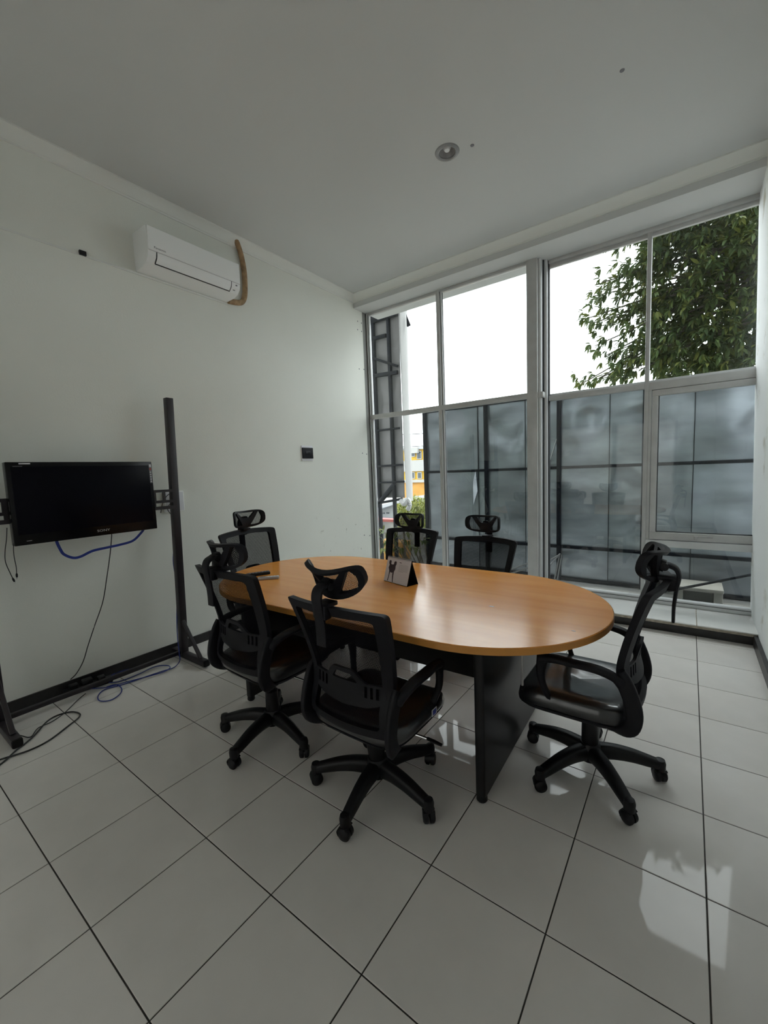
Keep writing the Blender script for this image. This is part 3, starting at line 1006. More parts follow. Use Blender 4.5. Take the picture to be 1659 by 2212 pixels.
def face_pt(a, b, d):
    """a across 0..1, b up the front face 0..1, d out of it"""
    return Vector((a * CWd, CD / 2 * b - cos(tilt) * d, CHh * b + sin(tilt) * d))


page = obj('page', MB().prism([(0.004, 0.02), (0.996, 0.02), (0.996, 0.985), (0.004, 0.985)], lambda a, b, d: face_pt(a, b, 0.0008 + d), 0.0018).done('page', smooth=False), PAPER, cal)


def printed(name, poly, m):
    return obj(name, MB().prism(poly, lambda a, b, d: face_pt(a, b, 0.0026 + d), 0.0003).done(name, smooth=False), m, page)


printed('printed_header', [(0.04, 0.945), (0.95, 0.945), (0.95, 0.958), (0.04, 0.958)], INKG)
fig = [(0.15, 0.04), (0.185, 0.05), (0.20, 0.28), (0.215, 0.40), (0.27, 0.38), (0.315, 0.40), (0.33, 0.25), (0.37, 0.03), (0.40, 0.03), (0.375, 0.30), (0.375, 0.44), (0.41, 0.55), (0.40, 0.68), (0.425, 0.74), (0.42, 0.84), (0.37, 0.865), (0.32, 0.83),
       (0.315, 0.74), (0.27, 0.70), (0.255, 0.73), (0.235, 0.70), (0.20, 0.73), (0.195, 0.84), (0.145, 0.87), (0.10, 0.83), (0.105, 0.74), (0.135, 0.68), (0.115, 0.56), (0.165, 0.44), (0.17, 0.30)]
obj('printed_figure', plate('fig', fig, [], lambda a, b, d: face_pt(a, b, 0.0028), 0, 0.08), INK, page)
printed('printed_title', [(0.54, 0.825), (0.62, 0.825), (0.62, 0.85), (0.54, 0.85)], INK)
for k in range(9):
    b0 = 0.76 - k * 0.034
    printed('printed_line', [(0.54, b0), (0.92 if k < 8 else 0.75, b0), (0.92 if k < 8 else 0.75, b0 + 0.010), (0.54, b0 + 0.010)], INKG)
for k in range(24):
    a = (k + 0.5) / 24 * CWd
    rg = MB()
    rg.tube([Vector((a, CD / 2 + 0.006 * cos(t), CHh - 0.002 + 0.006 * sin(t))) for t in [i * pi / 3 for i in range(7)]], 0.0007, 5)
    obj('binding_ring', rg.done('ring'), SILV, cal)

# remote control and marker
a, b = at(532, 1243, 2, TZ + 0.01), at(583, 1236, 2, TZ + 0.01)
rc = thing('remote_control', 'long black remote control on the table\'s left end, behind the grey one', 'remote', ((a.x + b.x) / 2, (a.y + b.y) / 2, TZ), (0, 0, math.atan2(b.y - a.y, b.x - a.x)))
L = (b - a).length
obj('body', MB().box((-L / 2, -0.022, 0), (L / 2, 0.022, 0.020), 0.006).done('body'), PLAS, rc)
for i in range(7):
    for j in range(3):
        obj('button', MB().box((-L / 2 + 0.018 + i * 0.021, -0.0145 + j * 0.0115, 0.0195), (-L / 2 + 0.031 + i * 0.021, -0.0070 + j * 0.0115, 0.0215), 0.0008).done('button'), GREYT, rc)
a, b = at(557, 1249.5, 2, TZ + 0.01), at(603, 1246, 2, TZ + 0.01)
rc = thing('remote_control', 'slim grey remote control on the table\'s left end, in front of the black one', 'remote', ((a.x + b.x) / 2, (a.y + b.y) / 2, TZ), (0, 0, math.atan2(b.y - a.y, b.x - a.x)))
L = (b - a).length
obj('body', MB().box((-L / 2, -0.017, 0), (L / 2, 0.017, 0.018), 0.005).done('body'), SILV, rc)
obj('display', MB().box((-L / 2 + 0.012, -0.012, 0.0175), (-L / 2 + 0.05, 0.012, 0.0188), 0.0006).done('disp'), GREYT, rc)
for i in range(4):
    obj('button', MB().box((-L / 2 + 0.062 + i * 0.02, -0.008, 0.0175), (-L / 2 + 0.075 + i * 0.02, 0.008, 0.0190), 0.0008).done('button'), WHITEL, rc)

# ------------------------------------------------------------------ television and its stand
stand = thing('television_stand', 'black steel television stand with two posts and slotted rails, along the left wall', 'stand', (-0.12, 0.7, 0))
stand.location = (0, 0, 0)
PX = -0.115


def post(y0, y1):
    pt = obj('post', MB().box((PX - 0.025, -0.027, 0.02), (PX + 0.025, 0.027, 2.05), 0.003).done('post'), STEELB, stand, (0, y0, 0), (-math.atan2(y1 - y0, 2.05), 0, 0))
    return pt


post(1.232, 1.282)
post(0.128, 0.118)
for y in (1.235, 0.13):
    ft = obj('foot', MB().sweep([(-0.265, y, 0.032), (0.205, y, 0.032)], 0.05, 0.05, n=12, p=5).done('foot', 30), STEELB, stand)
    obj('end_cap', MB().sweep([(0.205, y, 0.032), (0.212, y, 0.032)], 0.046, 0.046, n=12, p=5).done('cap', 30), PLAS, ft)
    obj('brace', MB().sweep([(PX + 0.02, y, 0.31), (0.13, y, 0.055)], 0.026, 0.026, n=8, p=5).done('brace', 30), STEELB, stand)
obj('lower_bar', MB().sweep([(-0.13, 0.13, 0.052), (-0.13, 1.235, 0.052)], 0.030, 0.030, n=8, p=5).done('bar', 30), STEELB, stand)
# slotted mounting rails, seen at both sides of the television
RX = -0.10
ro = [(0.10, 1.205), (1.27, 1.205), (1.27, 1.355), (0.10, 1.355)]
holes = []
for y0, y1 in ((1.115, 1.165), (1.185, 1.24), (0.15, 0.20), (0.22, 0.245)):
    holes.append([(y0, 1.275), (y1, 1.275), (y1, 1.335), (y0, 1.335)])
for y0, y1 in ((1.11, 1.24), (0.14, 0.25)):
    holes.append([(y0, 1.230), (y1, 1.230), (y1, 1.255), (y0, 1.255)])
obj('mounting_rail', plate('rail', ro, holes, lambda a, b, d: Vector((RX + d, a, b)), 0.012, 0.08, 30), STEELB, stand)
for yy in (0.45, 0.90):
    obj('hanger_bracket', MB().box((RX + 0.012, yy - 0.02, 1.12), (RX + 0.03, yy + 0.02, 1.50), 0.002).done('br'), STEELB, stand)

TX = -0.005
tv = thing('television', 'black flat television with a silver word on its lower bezel, hung on the steel stand', 'television', (TX, 0.665, 1.32))
W2, H2 = 0.400, 0.242
obj('cabinet', MB().box((-0.062, -W2, -H2), (0.0, W2, H2), 0.004).done('cab'), BEZEL, tv)
obj('rear_cover', MB().box((-0.062, -0.26, -0.17), (-0.058, 0.26, 0.17), 0.002).done('rear'), PLAS, tv)
obj('screen', MB().box((-0.001, -W2 + 0.022, -H2 + 0.062), (0.0012, W2 - 0.024, H2 - 0.026), 0.0004).done('scr'), SCREEN, tv)
me = text_mesh('logo', 'SONY', 0.021)
lg = obj('logo', me, SILV, tv, (0.0006, 0.055, -H2 + 0.026), (pi / 2, 0, pi / 2))
lg.scale = (1.35, 1, 1)
boxo('sticker', (0.0003, -W2 + 0.060, H2 - 0.013), (0.0016, -W2 + 0.113, H2 - 0.006), WHITEL, tv)
boxo('printed_mark', (0.0003, -W2 + 0.032, H2 - 0.026), (0.0012, -W2 + 0.075, H2 - 0.023), GREYT, tv)
boxo('printed_mark', (0.0003, -W2 + 0.055, -H2 + 0.022), (0.0012, -W2 + 0.080, -H2 + 0.025), INKG, tv)
sl = boxo('sticker_strip', (0.0003, W2 - 0.0215, 0.09), (0.0014, W2 - 0.006, 0.225), GREYT, tv)
boxo('sticker_icon', (0.0014, W2 - 0.0205, 0.204), (0.0018, W2 - 0.007, 0.222), WHITEL, sl)
boxo('sticker_icon', (0.0014, W2 - 0.0195, 0.182), (0.0018, W2 - 0.008, 0.197), RED, sl)
for k in range(5):
    boxo('sticker_icon', (0.0014, W2 - 0.0185, 0.164 - k * 0.0165), (0.0018, W2 - 0.009, 0.170 - k * 0.0165), WHITEL, sl)


def cable(name, pts, r, m, label, cat='cable', flat=None, smooth=6):
    c = catmull(pts, smooth)
    b_ = MB()
    if flat:
        b_.sweep(c, flat[0], flat[1], up=flat[2], n=8, p=3)
    else:
        b_.tube(c, r, 7)
    return tag(obj(name, b_.done(name, 60), m), label, cat)


wx = lambda u, v, x: at(u, v, 0, x)
fz = lambda u, v, z=0.006: at(u, v, 2, z)
cable('flat_cable', [wx(*q, -0.055) for q in ((122, 1150), (122, 1168), (131, 1188), (139, 1198), (158, 1205), (175, 1202), (200, 1190), (230, 1183), (262, 1176), (287, 1168), (303, 1153), (312, 1140), (318, 1120), (333, 1102))], 0.003, BLUEC,
      'dark blue flat cable sagging below the television', flat=(0.003, 0.017, (0, 0, 1)))
cable('hanging_cable', [wx(241, 1140, -0.06), wx(241, 1160, -0.07), wx(238, 1195, -0.10), wx(231, 1245, -0.16), wx(222, 1300, -0.22), wx(205, 1350, -0.26), wx(190, 1395, -0.27), wx(180, 1428, -0.28), wx(165, 1455, -0.28), wx(152, 1468, -0.281)], 0.0032, BLKC,
      'thin black cord hanging from the television down to the skirting')
for pts, lab in ((((15, 1140), (14, 1165), (11, 1190), (12, 1214), (22, 1238), (28, 1250)), 'thin black lead with a plug, left one of the two dangling below the television corner'),
                 (((30, 1170), (29, 1185), (31, 1205), (35, 1225), (36, 1240)), 'thin black lead with a plug, right one of the two dangling below the television corner')):
    P = [wx(*q, -0.03) for q in pts]
    c = cable('audio_lead', P, 0.0022, BLKC, lab)
    e, d = P[-1], (P[-1] - P[-2]).normalized()
    obj('plug', MB().sweep([e - d * 0.004, e + d * 0.006, e + d * 0.020], [0.007, 0.011, 0.008], [0.007, 0.011, 0.008], n=8, p=2.5).done('plug'), PLAS, c)
    obj('plug_tip', MB().sweep([e + d * 0.019, e + d * 0.030], 0.0035, 0.0035, n=8, p=2).done('tip'), CHROME, c)
cable('network_cable', [wx(381, 1110, -0.16), wx(378, 1160, -0.15), wx(374, 1205, -0.15), wx(377, 1235, -0.15), wx(383, 1255, -0.15), wx(382, 1320, -0.14), wx(383, 1370, -0.12), wx(387, 1410, -0.08), fz(388, 1428), fz(375, 1442), fz(350, 1450),
                        fz(320, 1460), fz(280, 1474), fz(250, 1483), fz(225, 1490), fz(212, 1503), fz(216, 1514), fz(240, 1512), fz(260, 1498), fz(262, 1486), fz(250, 1479), fz(230, 1484)], 0.0035, BLUEC, 'blue network cable running down the stand post to a small coil on the floor')
cable('network_cable', [fz(195, 1487, 0.010), fz(230, 1485, 0.010), fz(270, 1474, 0.012), fz(320, 1461, 0.012), fz(352, 1452, 0.012), fz(367, 1443, 0.012), fz(362, 1438, 0.012), fz(335, 1440, 0.012), fz(300, 1456, 0.012), fz(262, 1471, 0.010), fz(236, 1474, 0.010), fz(230, 1467, 0.010), fz(250, 1454, 0.010), fz(285, 1444, 0.010)], 0.0035, BLUEC,
      'blue network cable lying in long loops beside the lower bar of the stand')
cable('black_cable', [fz(-40, 1660), fz(0, 1641), fz(60, 1622), (fz(105, 1600)), fz(145, 1570), fz(170, 1550), fz(171, 1541), fz(152, 1538), fz(122, 1546), fz(100, 1560), fz(75, 1588), fz(52, 1608), fz(36, 1620), fz(0, 1652), fz(-30, 1668)], 0.0045, BLKC,
      'thick black cable in a big floor loop by the stand\'s left foot')
cable('black_cable', [fz(22, 1584, 0.03), fz(45, 1589, 0.01), fz(66, 1592), fz(82, 1573), fz(110, 1560), fz(133, 1545), fz(150, 1530), fz(168, 1512), fz(185, 1498, 0.02)], 0.0028, BLKC,
      'thin black cable on the floor between the left foot and the power strip')
p = fz(196, 1490, 0)
ps = thing('power_strip', 'black power strip with plugged-in adapters lying on the lower bar of the stand', 'power strip', (p.x - 0.03, p.y, 0.0), (0, 0, rad(82)))
obj('body', MB().box((-0.14, -0.030, 0.002), (0.14, 0.030, 0.040), 0.006).done('body'), PLAS, ps)
for k, (dx, dy, w, h) in enumerate(((-0.085, -0.005, 0.05, 0.028), (-0.005, 0.006, 0.06, 0.032), (0.075, -0.006, 0.045, 0.025))):
    obj('adapter', MB().box((dx - w / 2, dy - 0.028, 0.040), (dx + w / 2, dy + 0.028, 0.040 + h), 0.006).done('ad'), PLAS, ps)

# white box on the wall behind the right post
p0, p1 = at(350, 1062, 0, XL), at(396, 1103, 0, XL)
wb = thing('wall_router', 'white plastic box on the left wall, half hidden behind the stand\'s right post', 'router', (XL, (p0.y + p1.y) / 2, (p0.z + p1.z) / 2))
hw, hh = abs(p1.y - p0.y) / 2, abs(p1.z - p0.z) / 2
obj('housing', MB().box((0.0, -hw, -hh), (0.03, hw, hh), 0.006).done('h'), WHITEP, wb)
obj('cover', MB().box((0.03, -hw + 0.01, -hh + 0.01), (0.034, hw - 0.01, hh - 0.01), 0.003).done('c'), WHITEL, wb)
cable('router_cord', [wx(347, 1108, -0.2), wx(352, 1085, -0.22), wx(362, 1070, -0.24), wx(372, 1066, -0.25), wx(378, 1075, -0.25), wx(370, 1085, -0.24), wx(362, 1098, -0.22), wx(368, 1110, -0.2)], 0.003, BLKC, 'black cord looping behind the slotted rail next to the white box')

# ------------------------------------------------------------------ air conditioner and its pipe
ac = thing('air_conditioner', 'white wall-mounted air conditioner high on the left wall, below the cornice', 'air conditioner', (XL, 1.60, 3.005))
AW = 0.385
prof = [(0.0, 0.272), (0.205, 0.266), (0.213, 0.250), (0.213, 0.085), (0.205, 0.055), (0.170, 0.020), (0.120, 0.004), (0.0, 0.0)]
obj('body', MB().prism(prof, lambda a, b, d: Vector((a, d - AW, b)), 2 * AW).done('body', 25), WHITEP, ac)
obj('front_panel', MB().prism([(0.2135, 0.262), (0.218, 0.258), (0.219, 0.098), (0.2135, 0.095)], lambda a, b, d: Vector((a, d - AW + 0.002, b)), 2 * AW - 0.004).done('front', 25), WHITEP, ac)


def on_nose(s, off):
    """a point on the curved lower front, s from the panel's lower edge (0) to the bottom (1)"""
    q = catmull([Vector((0.2135, 0.092)).to_3d(), Vector((0.2055, 0.054)).to_3d(), Vector((0.171, 0.019)).to_3d()], 8)
    i = min(int(s * (len(q) - 1)), len(q) - 2)
    w = q[i].lerp(q[i + 1], s * (len(q) - 1) - i)
    t = (q[i + 1] - q[i]).normalized()
    nrm = Vector((-t.y, t.x, 0)) * -1
    if nrm.x < 0:
        nrm = -nrm
    w = w + nrm * off
    return w.x, w.y


lv = MB()
for i in range(9):
    pass
rows = [on_nose(i / 8 * 0.85 + 0.05, 0.0025) for i in range(9)]
rows2 = [on_nose(i / 8 * 0.85 + 0.05, -0.002) for i in range(9)]
poly = rows + rows2[::-1]
lou = obj('louver', MB().prism(poly, lambda a, b, d: Vector((a, d - AW + 0.065, b)), 2 * AW - 0.155).done('louver', 30), WHITEP, ac)
sb = MB()
for y0, y1 in ((-AW + 0.058, -AW + 0.0655), (AW - 0.0905, AW - 0.083)):
    r1, r2 = [on_nose(i / 8 * 0.9, 0.0012) for i in range(9)], [on_nose(i / 8 * 0.9, -0.003) for i in range(9)]
    sb.prism(r1 + r2[::-1], lambda a, b, d: Vector((a, y0 + d, b)), y1 - y0)
r1 = [on_nose(0.86 + 0.016 * i, 0.0032) for i in range(7)]
r2 = [on_nose(0.86 + 0.016 * i, -0.003) for i in range(7)]
sb.prism(r1 + r2[::-1], lambda a, b, d: Vector((a, -AW + 0.060 + d, b)), 2 * AW - 0.145)
obj('louver_gap', sb.done('gap', 30), GAPM, ac)
obj('panel_seam', MB().box((0.2125, -AW + 0.002, 0.0925), (0.2142, AW - 0.002, 0.0950)).done('seam'), INKG, ac)
me = text_mesh('brand', 'Panasonic', 0.022)
obj('logo', me, GREYT, ac, (0.2192, -AW + 0.085, 0.112), (pi / 2, 0, pi / 2))
obj('indicator', MB().box((0.209, AW - 0.045, 0.070), (0.2155, AW - 0.030, 0.078), 0.001).done('ind'), GREYT, ac)
obj('printed_mark', MB().box((0.187, AW - 0.060, 0.036), (0.1925, AW - 0.040, 0.041), 0.001).done('mk'), GREYT, ac)
pts = [(XL + 0.02, 2.095, 3.60), (XL + 0.03, 2.118, 3.56), (XL + 0.032, 2.15, 3.47), (XL + 0.03, 2.172, 3.36), (XL + 0.03, 2.175, 3.24), (XL + 0.03, 2.165, 3.12), (XL + 0.03, 2.13, 3.045), (XL + 0.03, 2.06, 3.020), (XL + 0.03, 1.985, 3.012)]
c = catmull(pts, 6)
pm = MB().tube(c, 0.024, 12)
pipe = tag(obj('refrigerant_pipe', pm.done('pipe', 60), TAPE), 'brown tape-wrapped pipe bending from the cornice down to the air conditioner\'s right side', 'pipe')

# small black bracket on the raceway, thermostat on the wall
bk = boxo('cable_bracket', (XL, -0.021, -0.015), (XL + 0.02, 0.021, 0.015), BLKP, bev=0.002)
bk.location = (0, 0.867, 3.002)
tag(bk, 'small square black bracket on the wall line, left of the air conditioner', 'bracket')
sw = thing('wall_switch', 'dark grey wall switch plate in a white surround, on the left wall near the window', 'switch', (XL, 2.865, 1.662))
obj('surround', MB().box((0, -0.083, -0.083), (0.010, 0.083, 0.083), 0.003).done('s'), WHITEL, sw)
obj('plate', MB().box((0.010, -0.080, -0.058), (0.020, 0.080, 0.060), 0.003).done('p'), PLASD, sw)
obj('rocker', MB().box((0.020, -0.035, -0.018), (0.024, 0.035, 0.022), 0.002).done('r'), BLKP, sw)

# ------------------------------------------------------------------ recessed downlight
dl = thing('downlight', 'round recessed downlight with a metal rim in the ceiling', 'light', (LX, LY, ZC))
obj('rim', MB().add(*(lambda pr_, n_=36: ([(r * cos(2 * pi * k / n_), r * sin(2 * pi * k / n_), z) for r, z in pr_ for k in range(n_)],
                                          [(i * n_ + k, i * n_ + (k + 1) % n_, ((i + 1) % len(pr_)) * n_ + (k + 1) % n_, ((i + 1) % len(pr_)) * n_ + k) for i in range(len(pr_)) for k in range(n_)]))([(0.055, 0.002), (0.057, -0.006), (0.066, -0.010), (0.080, -0.006), (0.084, 0.0), (0.080, 0.002)])).done('rim', 40), RIM, dl)
obj('reflector', MB().add(*(lambda pr_, n_=36: ([(r * cos(2 * pi * k / n_), r * sin(2 * pi * k / n_), z) for r, z in pr_ for k in range(n_)],
                                                [(i * n_ + k, i * n_ + (k + 1) % n_, (i + 1) * n_ + (k + 1) % n_, (i + 1) * n_ + k) for i in range(len(pr_) - 1) for k in range(n_)] + [tuple((len(pr_) - 1) * n_ + k for k in range(n_))]))([(0.060, 0.0), (0.056, 0.012), (0.050, 0.028), (0.040, 0.045), (0.020, 0.055)])).done('refl', 60), SILV, dl)
obj('bulb', MB().lathe([(0.002, 0.006), (0.018, 0.010), (0.026, 0.024), (0.022, 0.040), (0.014, 0.052)], (0, 0, 0), 18).done('bulb'), WHITEP, dl)

# ------------------------------------------------------------------ outside: forecourt, sheet-metal hoarding
struct(boxo('floor_forecourt', (0.35, 4.29, -0.35), (6.5, 5.6, -0.05), CONC))
PY = 5.20
pp = lambda u, v: at(u, v, 1, PY)
hoarding = thing('sheet_metal_hoarding', 'tall grey hoarding of galvanised sheets on a dark iron frame, right outside the window', 'hoarding', (0, 0, 0))
xl_ = pp(921, 1000).x
seams = [xl_, pp(1033, 1000).x, pp(1135, 1000).x, pp(1316, 1000).x, pp(1498, 1000).x, pp(1498, 1000).x + 1.15, pp(1498, 1000).x + 2.3]
zt = pp(963, 884).z
rz = [pp(1100, 1014).z, pp(1300, 1186).z]
zrow = [-0.05, rz[1], rz[0], zt]


def sheet(x0, x1, z0, z1, seed):
    nx, nz_ = 20, 20
    v = []
    for j in range(nz_ + 1):
        for i in range(nx + 1):
            x, z = x0 + (x1 - x0) * i / nx, z0 + (z1 - z0) * j / nz_
            e = min(i, nx - i, j, nz_ - j)
            d = 0.030 * noise.noise(Vector((x * 1.6 + seed, z * 1.9, seed * 3.1))) * min(1, e / 4) + 0.07 * max(0, noise.noise(Vector((x * 2.6, z * 3.4 + seed, seed))) - 0.22) * min(1, e / 3)
            v.append((x, d, z))
    f = [(j * (nx + 1) + i, j * (nx + 1) + i + 1, (j + 1) * (nx + 1) + i + 1, (j + 1) * (nx + 1) + i) for j in range(nz_) for i in range(nx)]
    m_ = len(v)
    v += [(x, y + 0.0015, z) for x, y, z in v]
    f += [tuple(q + m_ for q in reversed(g)) for g in f]
    return mesh('sheet', v, f, 60)


for i in range(len(seams) - 1):
    for j in range(3):
        obj('sheet', sheet(seams[i] - 0.010, seams[i + 1] + 0.010, zrow[j] - 0.01, zrow[j + 1] + 0.01, i * 3 + j + 1.3), SHEET, hoarding, (0, PY + 0.007 * (i % 2) + 0.002 * j, 0))
for x in seams[1:-1]:
    obj('seam', MB().box((x - 0.003, PY - 0.0065, -0.05), (x + 0.003, PY + 0.012, zt)).done('seam', smooth=False), IRON, hoarding)  # dark strip painted in for the shadowed gap where sheets lap
for z, th in ((rz[0], 0.035), (rz[1], 0.038), (zt - 0.01, 0.03), (-0.02, 0.04)):
    obj('rail', MB().box((seams[0], PY - 0.035, z - th / 2), (seams[-1], PY - 0.004, z + th / 2), 0.003).done('rail'), IRON, hoarding)
for u, w in ((921.5, 0.045), (1052, 0.045), (1208.5, 0.046), (1390, 0.03)):
    x = pp(u, 1010).x
    obj('post', MB().box((x - w / 2, PY - 0.05, -0.3), (x + w / 2, PY - 0.002, zt + (0.0 if u < 1300 else -0.02)), 0.003).done('post'), IRON, hoarding)
obj('post', MB().box((seams[-1] - 0.05, PY - 0.05, -0.3), (seams[-1], PY - 0.002, zt), 0.003).done('post'), IRON, hoarding)
obj('diagonal_brace', MB().sweep([pp(1186, 1004) - Vector((0, 0.03, 0)), pp(1204, 948) - Vector((0, 0.03, 0))], 0.018, 0.012, n=6).done('br'), ALUL, hoarding)
obj('overflow_flap', MB().prism([(0, 0), (0.10, 0.20), (0.06, 0.48), (0.0, 0.33)], lambda a, b, d: Vector((a * 0.8, -0.03 * a / 0.1 + d, b)), 0.002).done('flap', smooth=False), SHEET, hoarding, (seams[1] - 0.08, PY - 0.006, pp(1030, 1090).z))

# tall billboard further left, seen from behind, with a white tarpaulin round its edge
BY = 6.3
bb = lambda u, v: at(u, v, 1, BY)
bill = thing('billboard', 'tall billboard seen from behind, pale sheets on a dark iron grid, left of the hoarding', 'billboard', (0, 0, 0))
gx = [bb(770, 850).x, bb(815, 850).x, bb(846, 850).x, bb(867, 850).x]
gz = [bb(860, 1075).z, bb(850, 1041).z, bb(850, 1006).z, bb(855, 927).z, bb(850, 808).z, bb(850, 731).z, bb(850, 682).z, bb(850, 682).z + 0.9]
for i in range(3):
    for j in range(len(gz) - 1):
        obj('sheet', sheet(gx[i], gx[i + 1], gz[j], gz[j + 1], i * 5 + j + 20.2), SHEETP, bill, (0, BY, 0))
for u, w in ((814, 0.055), (846.5, 0.055)):
    t_top, t_bot = Vector((bb(u, 850).x, BY - 0.04, gz[-1])), Vector((bb(u, 850).x, BY - 0.04, -0.6))
    obj('post', MB().box((t_bot.x - w / 2, BY - 0.07, -0.8), (t_bot.x + w / 2, BY - 0.004, gz[-1]), 0.004).done('post'), IRON, bill)
for (a, b, w) in (((801, 697), (861, 677), 0.13), ((803, 735), (837, 726), 0.09), ((806, 814), (862, 805), 0.09), ((808, 932), (866, 925), 0.045), ((811, 1008), (872, 1004), 0.05), ((813, 1043), (876, 1040), 0.045),
                  ((804, 773), (862, 792), 0.06), ((834, 657), (862, 671), 0.06), ((815, 1095), (855, 1046), 0.11), ((813, 1088), (872, 1077), 0.06)):
    pa, pb = bb(*a) - Vector((0, 0.05, 0)), bb(*b) - Vector((0, 0.05, 0))
    obj('rail' if abs(a[1] - b[1]) < 22 else 'diagonal_brace', MB().sweep([pa, pb], 0.05, w * 0.8, n=8, p=6).done('rail', 30), IRON, bill)
tp = [((862, 640), (876, 640)), ((866, 760), (878, 760)), ((871, 880), (881, 880)), ((874, 970), (885, 970)), ((878, 1040), (888, 1040)), ((880, 1080), (889, 1082))]
v = []
for a, b in tp:
    pa, pb = bb(*a), bb(*b)
    v += [pa - Vector((0, 0.03, 0)), (pa + pb) / 2 - Vector((0, 0.09, 0)), pb - Vector((0, 0.02, 0)), pb + Vector((0, 0.05, 0)), pa + Vector((0, 0.05, 0))]
up_ = [q + Vector((0, 0, 0.9)) for q in v[:5]]
v = up_ + v
f = [(i * 5 + k, i * 5 + (k + 1) % 5, (i + 1) * 5 + (k + 1) % 5, (i + 1) * 5 + k) for i in range(len(tp)) for k in range(5)]
obj('tarpaulin', mesh('tarp', v, f + [(4, 3, 2, 1, 0)], 60), TARP, bill)
kp = bb(883, 1086)
obj('tarpaulin_knot', MB().sweep(catmull([kp + Vector((-0.14, -0.06, 0.05)), kp + Vector((-0.04, -0.1, -0.02)), kp + Vector((0.03, -0.07, 0.07)), kp + Vector((0.05, -0.05, -0.05)), kp + Vector((0.0, -0.05, -0.13))], 4), 0.09, 0.09, n=8, p=2).done('knot'), TARP, bill)
a = bb(880, 690)
slab('tarpaulin_flap', a + Vector((0, -0.03, 0.08)), a + Vector((0.10, -0.05, -0.14)), a + Vector((0.03, -0.04, -0.15)), a + Vector((0.0, -0.03, -0.13)), 0.004, IRON, bill)

# street, far buildings, hedge
struct(boxo('floor_street', (-60, -60, -3.7), (60, 90, -3.5), GROUND))


def far(u, v, y):
    return at(u, v, 1, y)


yb = thing('yellow_building', 'yellow building with white bands and dark windows, far off between the billboard and the hoarding', 'building', (0, 0, 0))
Y1 = 26.0
x0, x1 = far(868, 1000, Y1).x, far(990, 1000, Y1).x
zs2 = [far(900, v_, Y1).z for v_ in (1100, 1071, 1042, 1036, 1018, 994, 971, 966)]
for k, m_ in enumerate((OCHRE, OCHRE, WHITEW, YELLOW, WHITEW, YELLOW, ROOFG)):
    ex_ = 0.15 if m_ in (WHITEW, ROOFG) else 0.0
    boxo('roof' if m_ is ROOFG else ('white_band' if m_ is WHITEW else 'wall'), (x0 - ex_, Y1 - ex_, zs2[k]), (x1 + ex_, Y1 + 6, zs2[k + 1]), m_, yb)
boxo('wall', (x0, Y1, -3.5), (x1, Y1 + 6, zs2[0]), OCHRE, yb)
for (u, v_, w, h) in ((906, 983, 8, 14), (893, 980, 6, 10), (892, 1027, 7, 11), (907, 1027, 7, 11), (920, 983, 8, 14), (922, 1027, 8, 11), (940, 983, 8, 14), (940, 1027, 8, 11)):
    a, b = far(u - w / 2, v_ - h / 2, Y1), far(u + w / 2, v_ + h / 2, Y1)
    fr_ = boxo('window', (a.x - 0.05, Y1 - 0.06, b.z - 0.05), (b.x + 0.05, Y1 + 0.02, a.z + 0.05), WHITEW, yb)
    boxo('pane', (a.x, Y1 - 0.07, b.z), (b.x, Y1 - 0.055, a.z), DARKW, fr_)
a = far(900, 973, Y1)
boxo('outdoor_unit', (a.x - 0.25, Y1 - 0.35, a.z - 0.2), (a.x + 0.25, Y1 - 0.002, a.z + 0.2), WHITEW, yb)

wbld = thing('white_house', 'low white house with a pitched grey roof, beyond the window behind the left window chair', 'house', (0, 0, 0))
Y2 = 15.0
q = [far(812, 1100, Y2), far(862, 1082, Y2), far(905, 1096, Y2), far(905, 1128, Y2), far(812, 1128, Y2)]
xa, xb2 = far(795, 1100, Y2).x, far(880, 1100, Y2).x
za, zb_, zpk = far(830, 1190, Y2).z, far(830, 1104, Y2).z, far(860, 1080, Y2).z
obj('wall', MB().prism([(xa, za), (xb2, za), (xb2, zpk), (xa, zb_ - 0.1)], lambda a, b, d: Vector((a, Y2 + d, b)), 5).done('w', smooth=False), WHITEW, wbld)
obj('roof', MB().prism([(xa - 0.3, zb_ - 0.22), (xb2 + 0.3, zpk + 0.02), (xb2 + 0.3, zpk + 0.16), (xa - 0.3, zb_ - 0.08)], lambda a, b, d: Vector((a, Y2 - 0.5 + d, b)), 6).done('r', smooth=False), ROOFG, wbld)
for (u, v_, w, h) in ((817, 1112, 8, 5), (826, 1109, 2, 3), (830, 1108.5, 2, 3), (838, 1108, 6, 3)):
    a, b = far(u - w / 2, v_ - h / 2, Y2), far(u + w / 2, v_ + h / 2, Y2)
    boxo('window', (a.x, Y2 - 0.03, b.z), (b.x, Y2 + 0.01, a.z), DARKW, wbld)
a, b = far(816, 1117, Y2), far(852, 1123, Y2)
boxo('awning', (a.x, Y2 - 0.7, b.z), (b.x, Y2, a.z), mat('blue_grey', (0.30, 0.38, 0.5), 0.6), wbld)
gw = thing('garden_wall', 'grey garden wall with a dark red coping, low behind the left window chair', 'wall', (0, 0, 0))
a, b = far(760, 1125, 9.0), far(930, 1128, 9.0)
boxo('masonry', (a.x - 2, 9.0, -3.5), (b.x + 4, 9.2, b.z - 0.04), CONC, gw)
boxo('coping', (a.x - 2, 8.95, b.z - 0.04), (b.x + 4, 9.25, b.z + 0.03), REDT, gw)
a, b = far(817, 1128, 9.0), far(825, 1150, 9.0)
boxo('gate_post', (a.x, 8.9, b.z - 0.5), (b.x, 9.0, a.z - 0.02), IRON, gw)
a, b = far(815, 1168, 8.0), far(868, 1187, 8.0)
os_ = boxo('orange_ledge', (a.x, 8.0, b.z - 0.3), (b.x, 8.4, a.z), OCHRE)
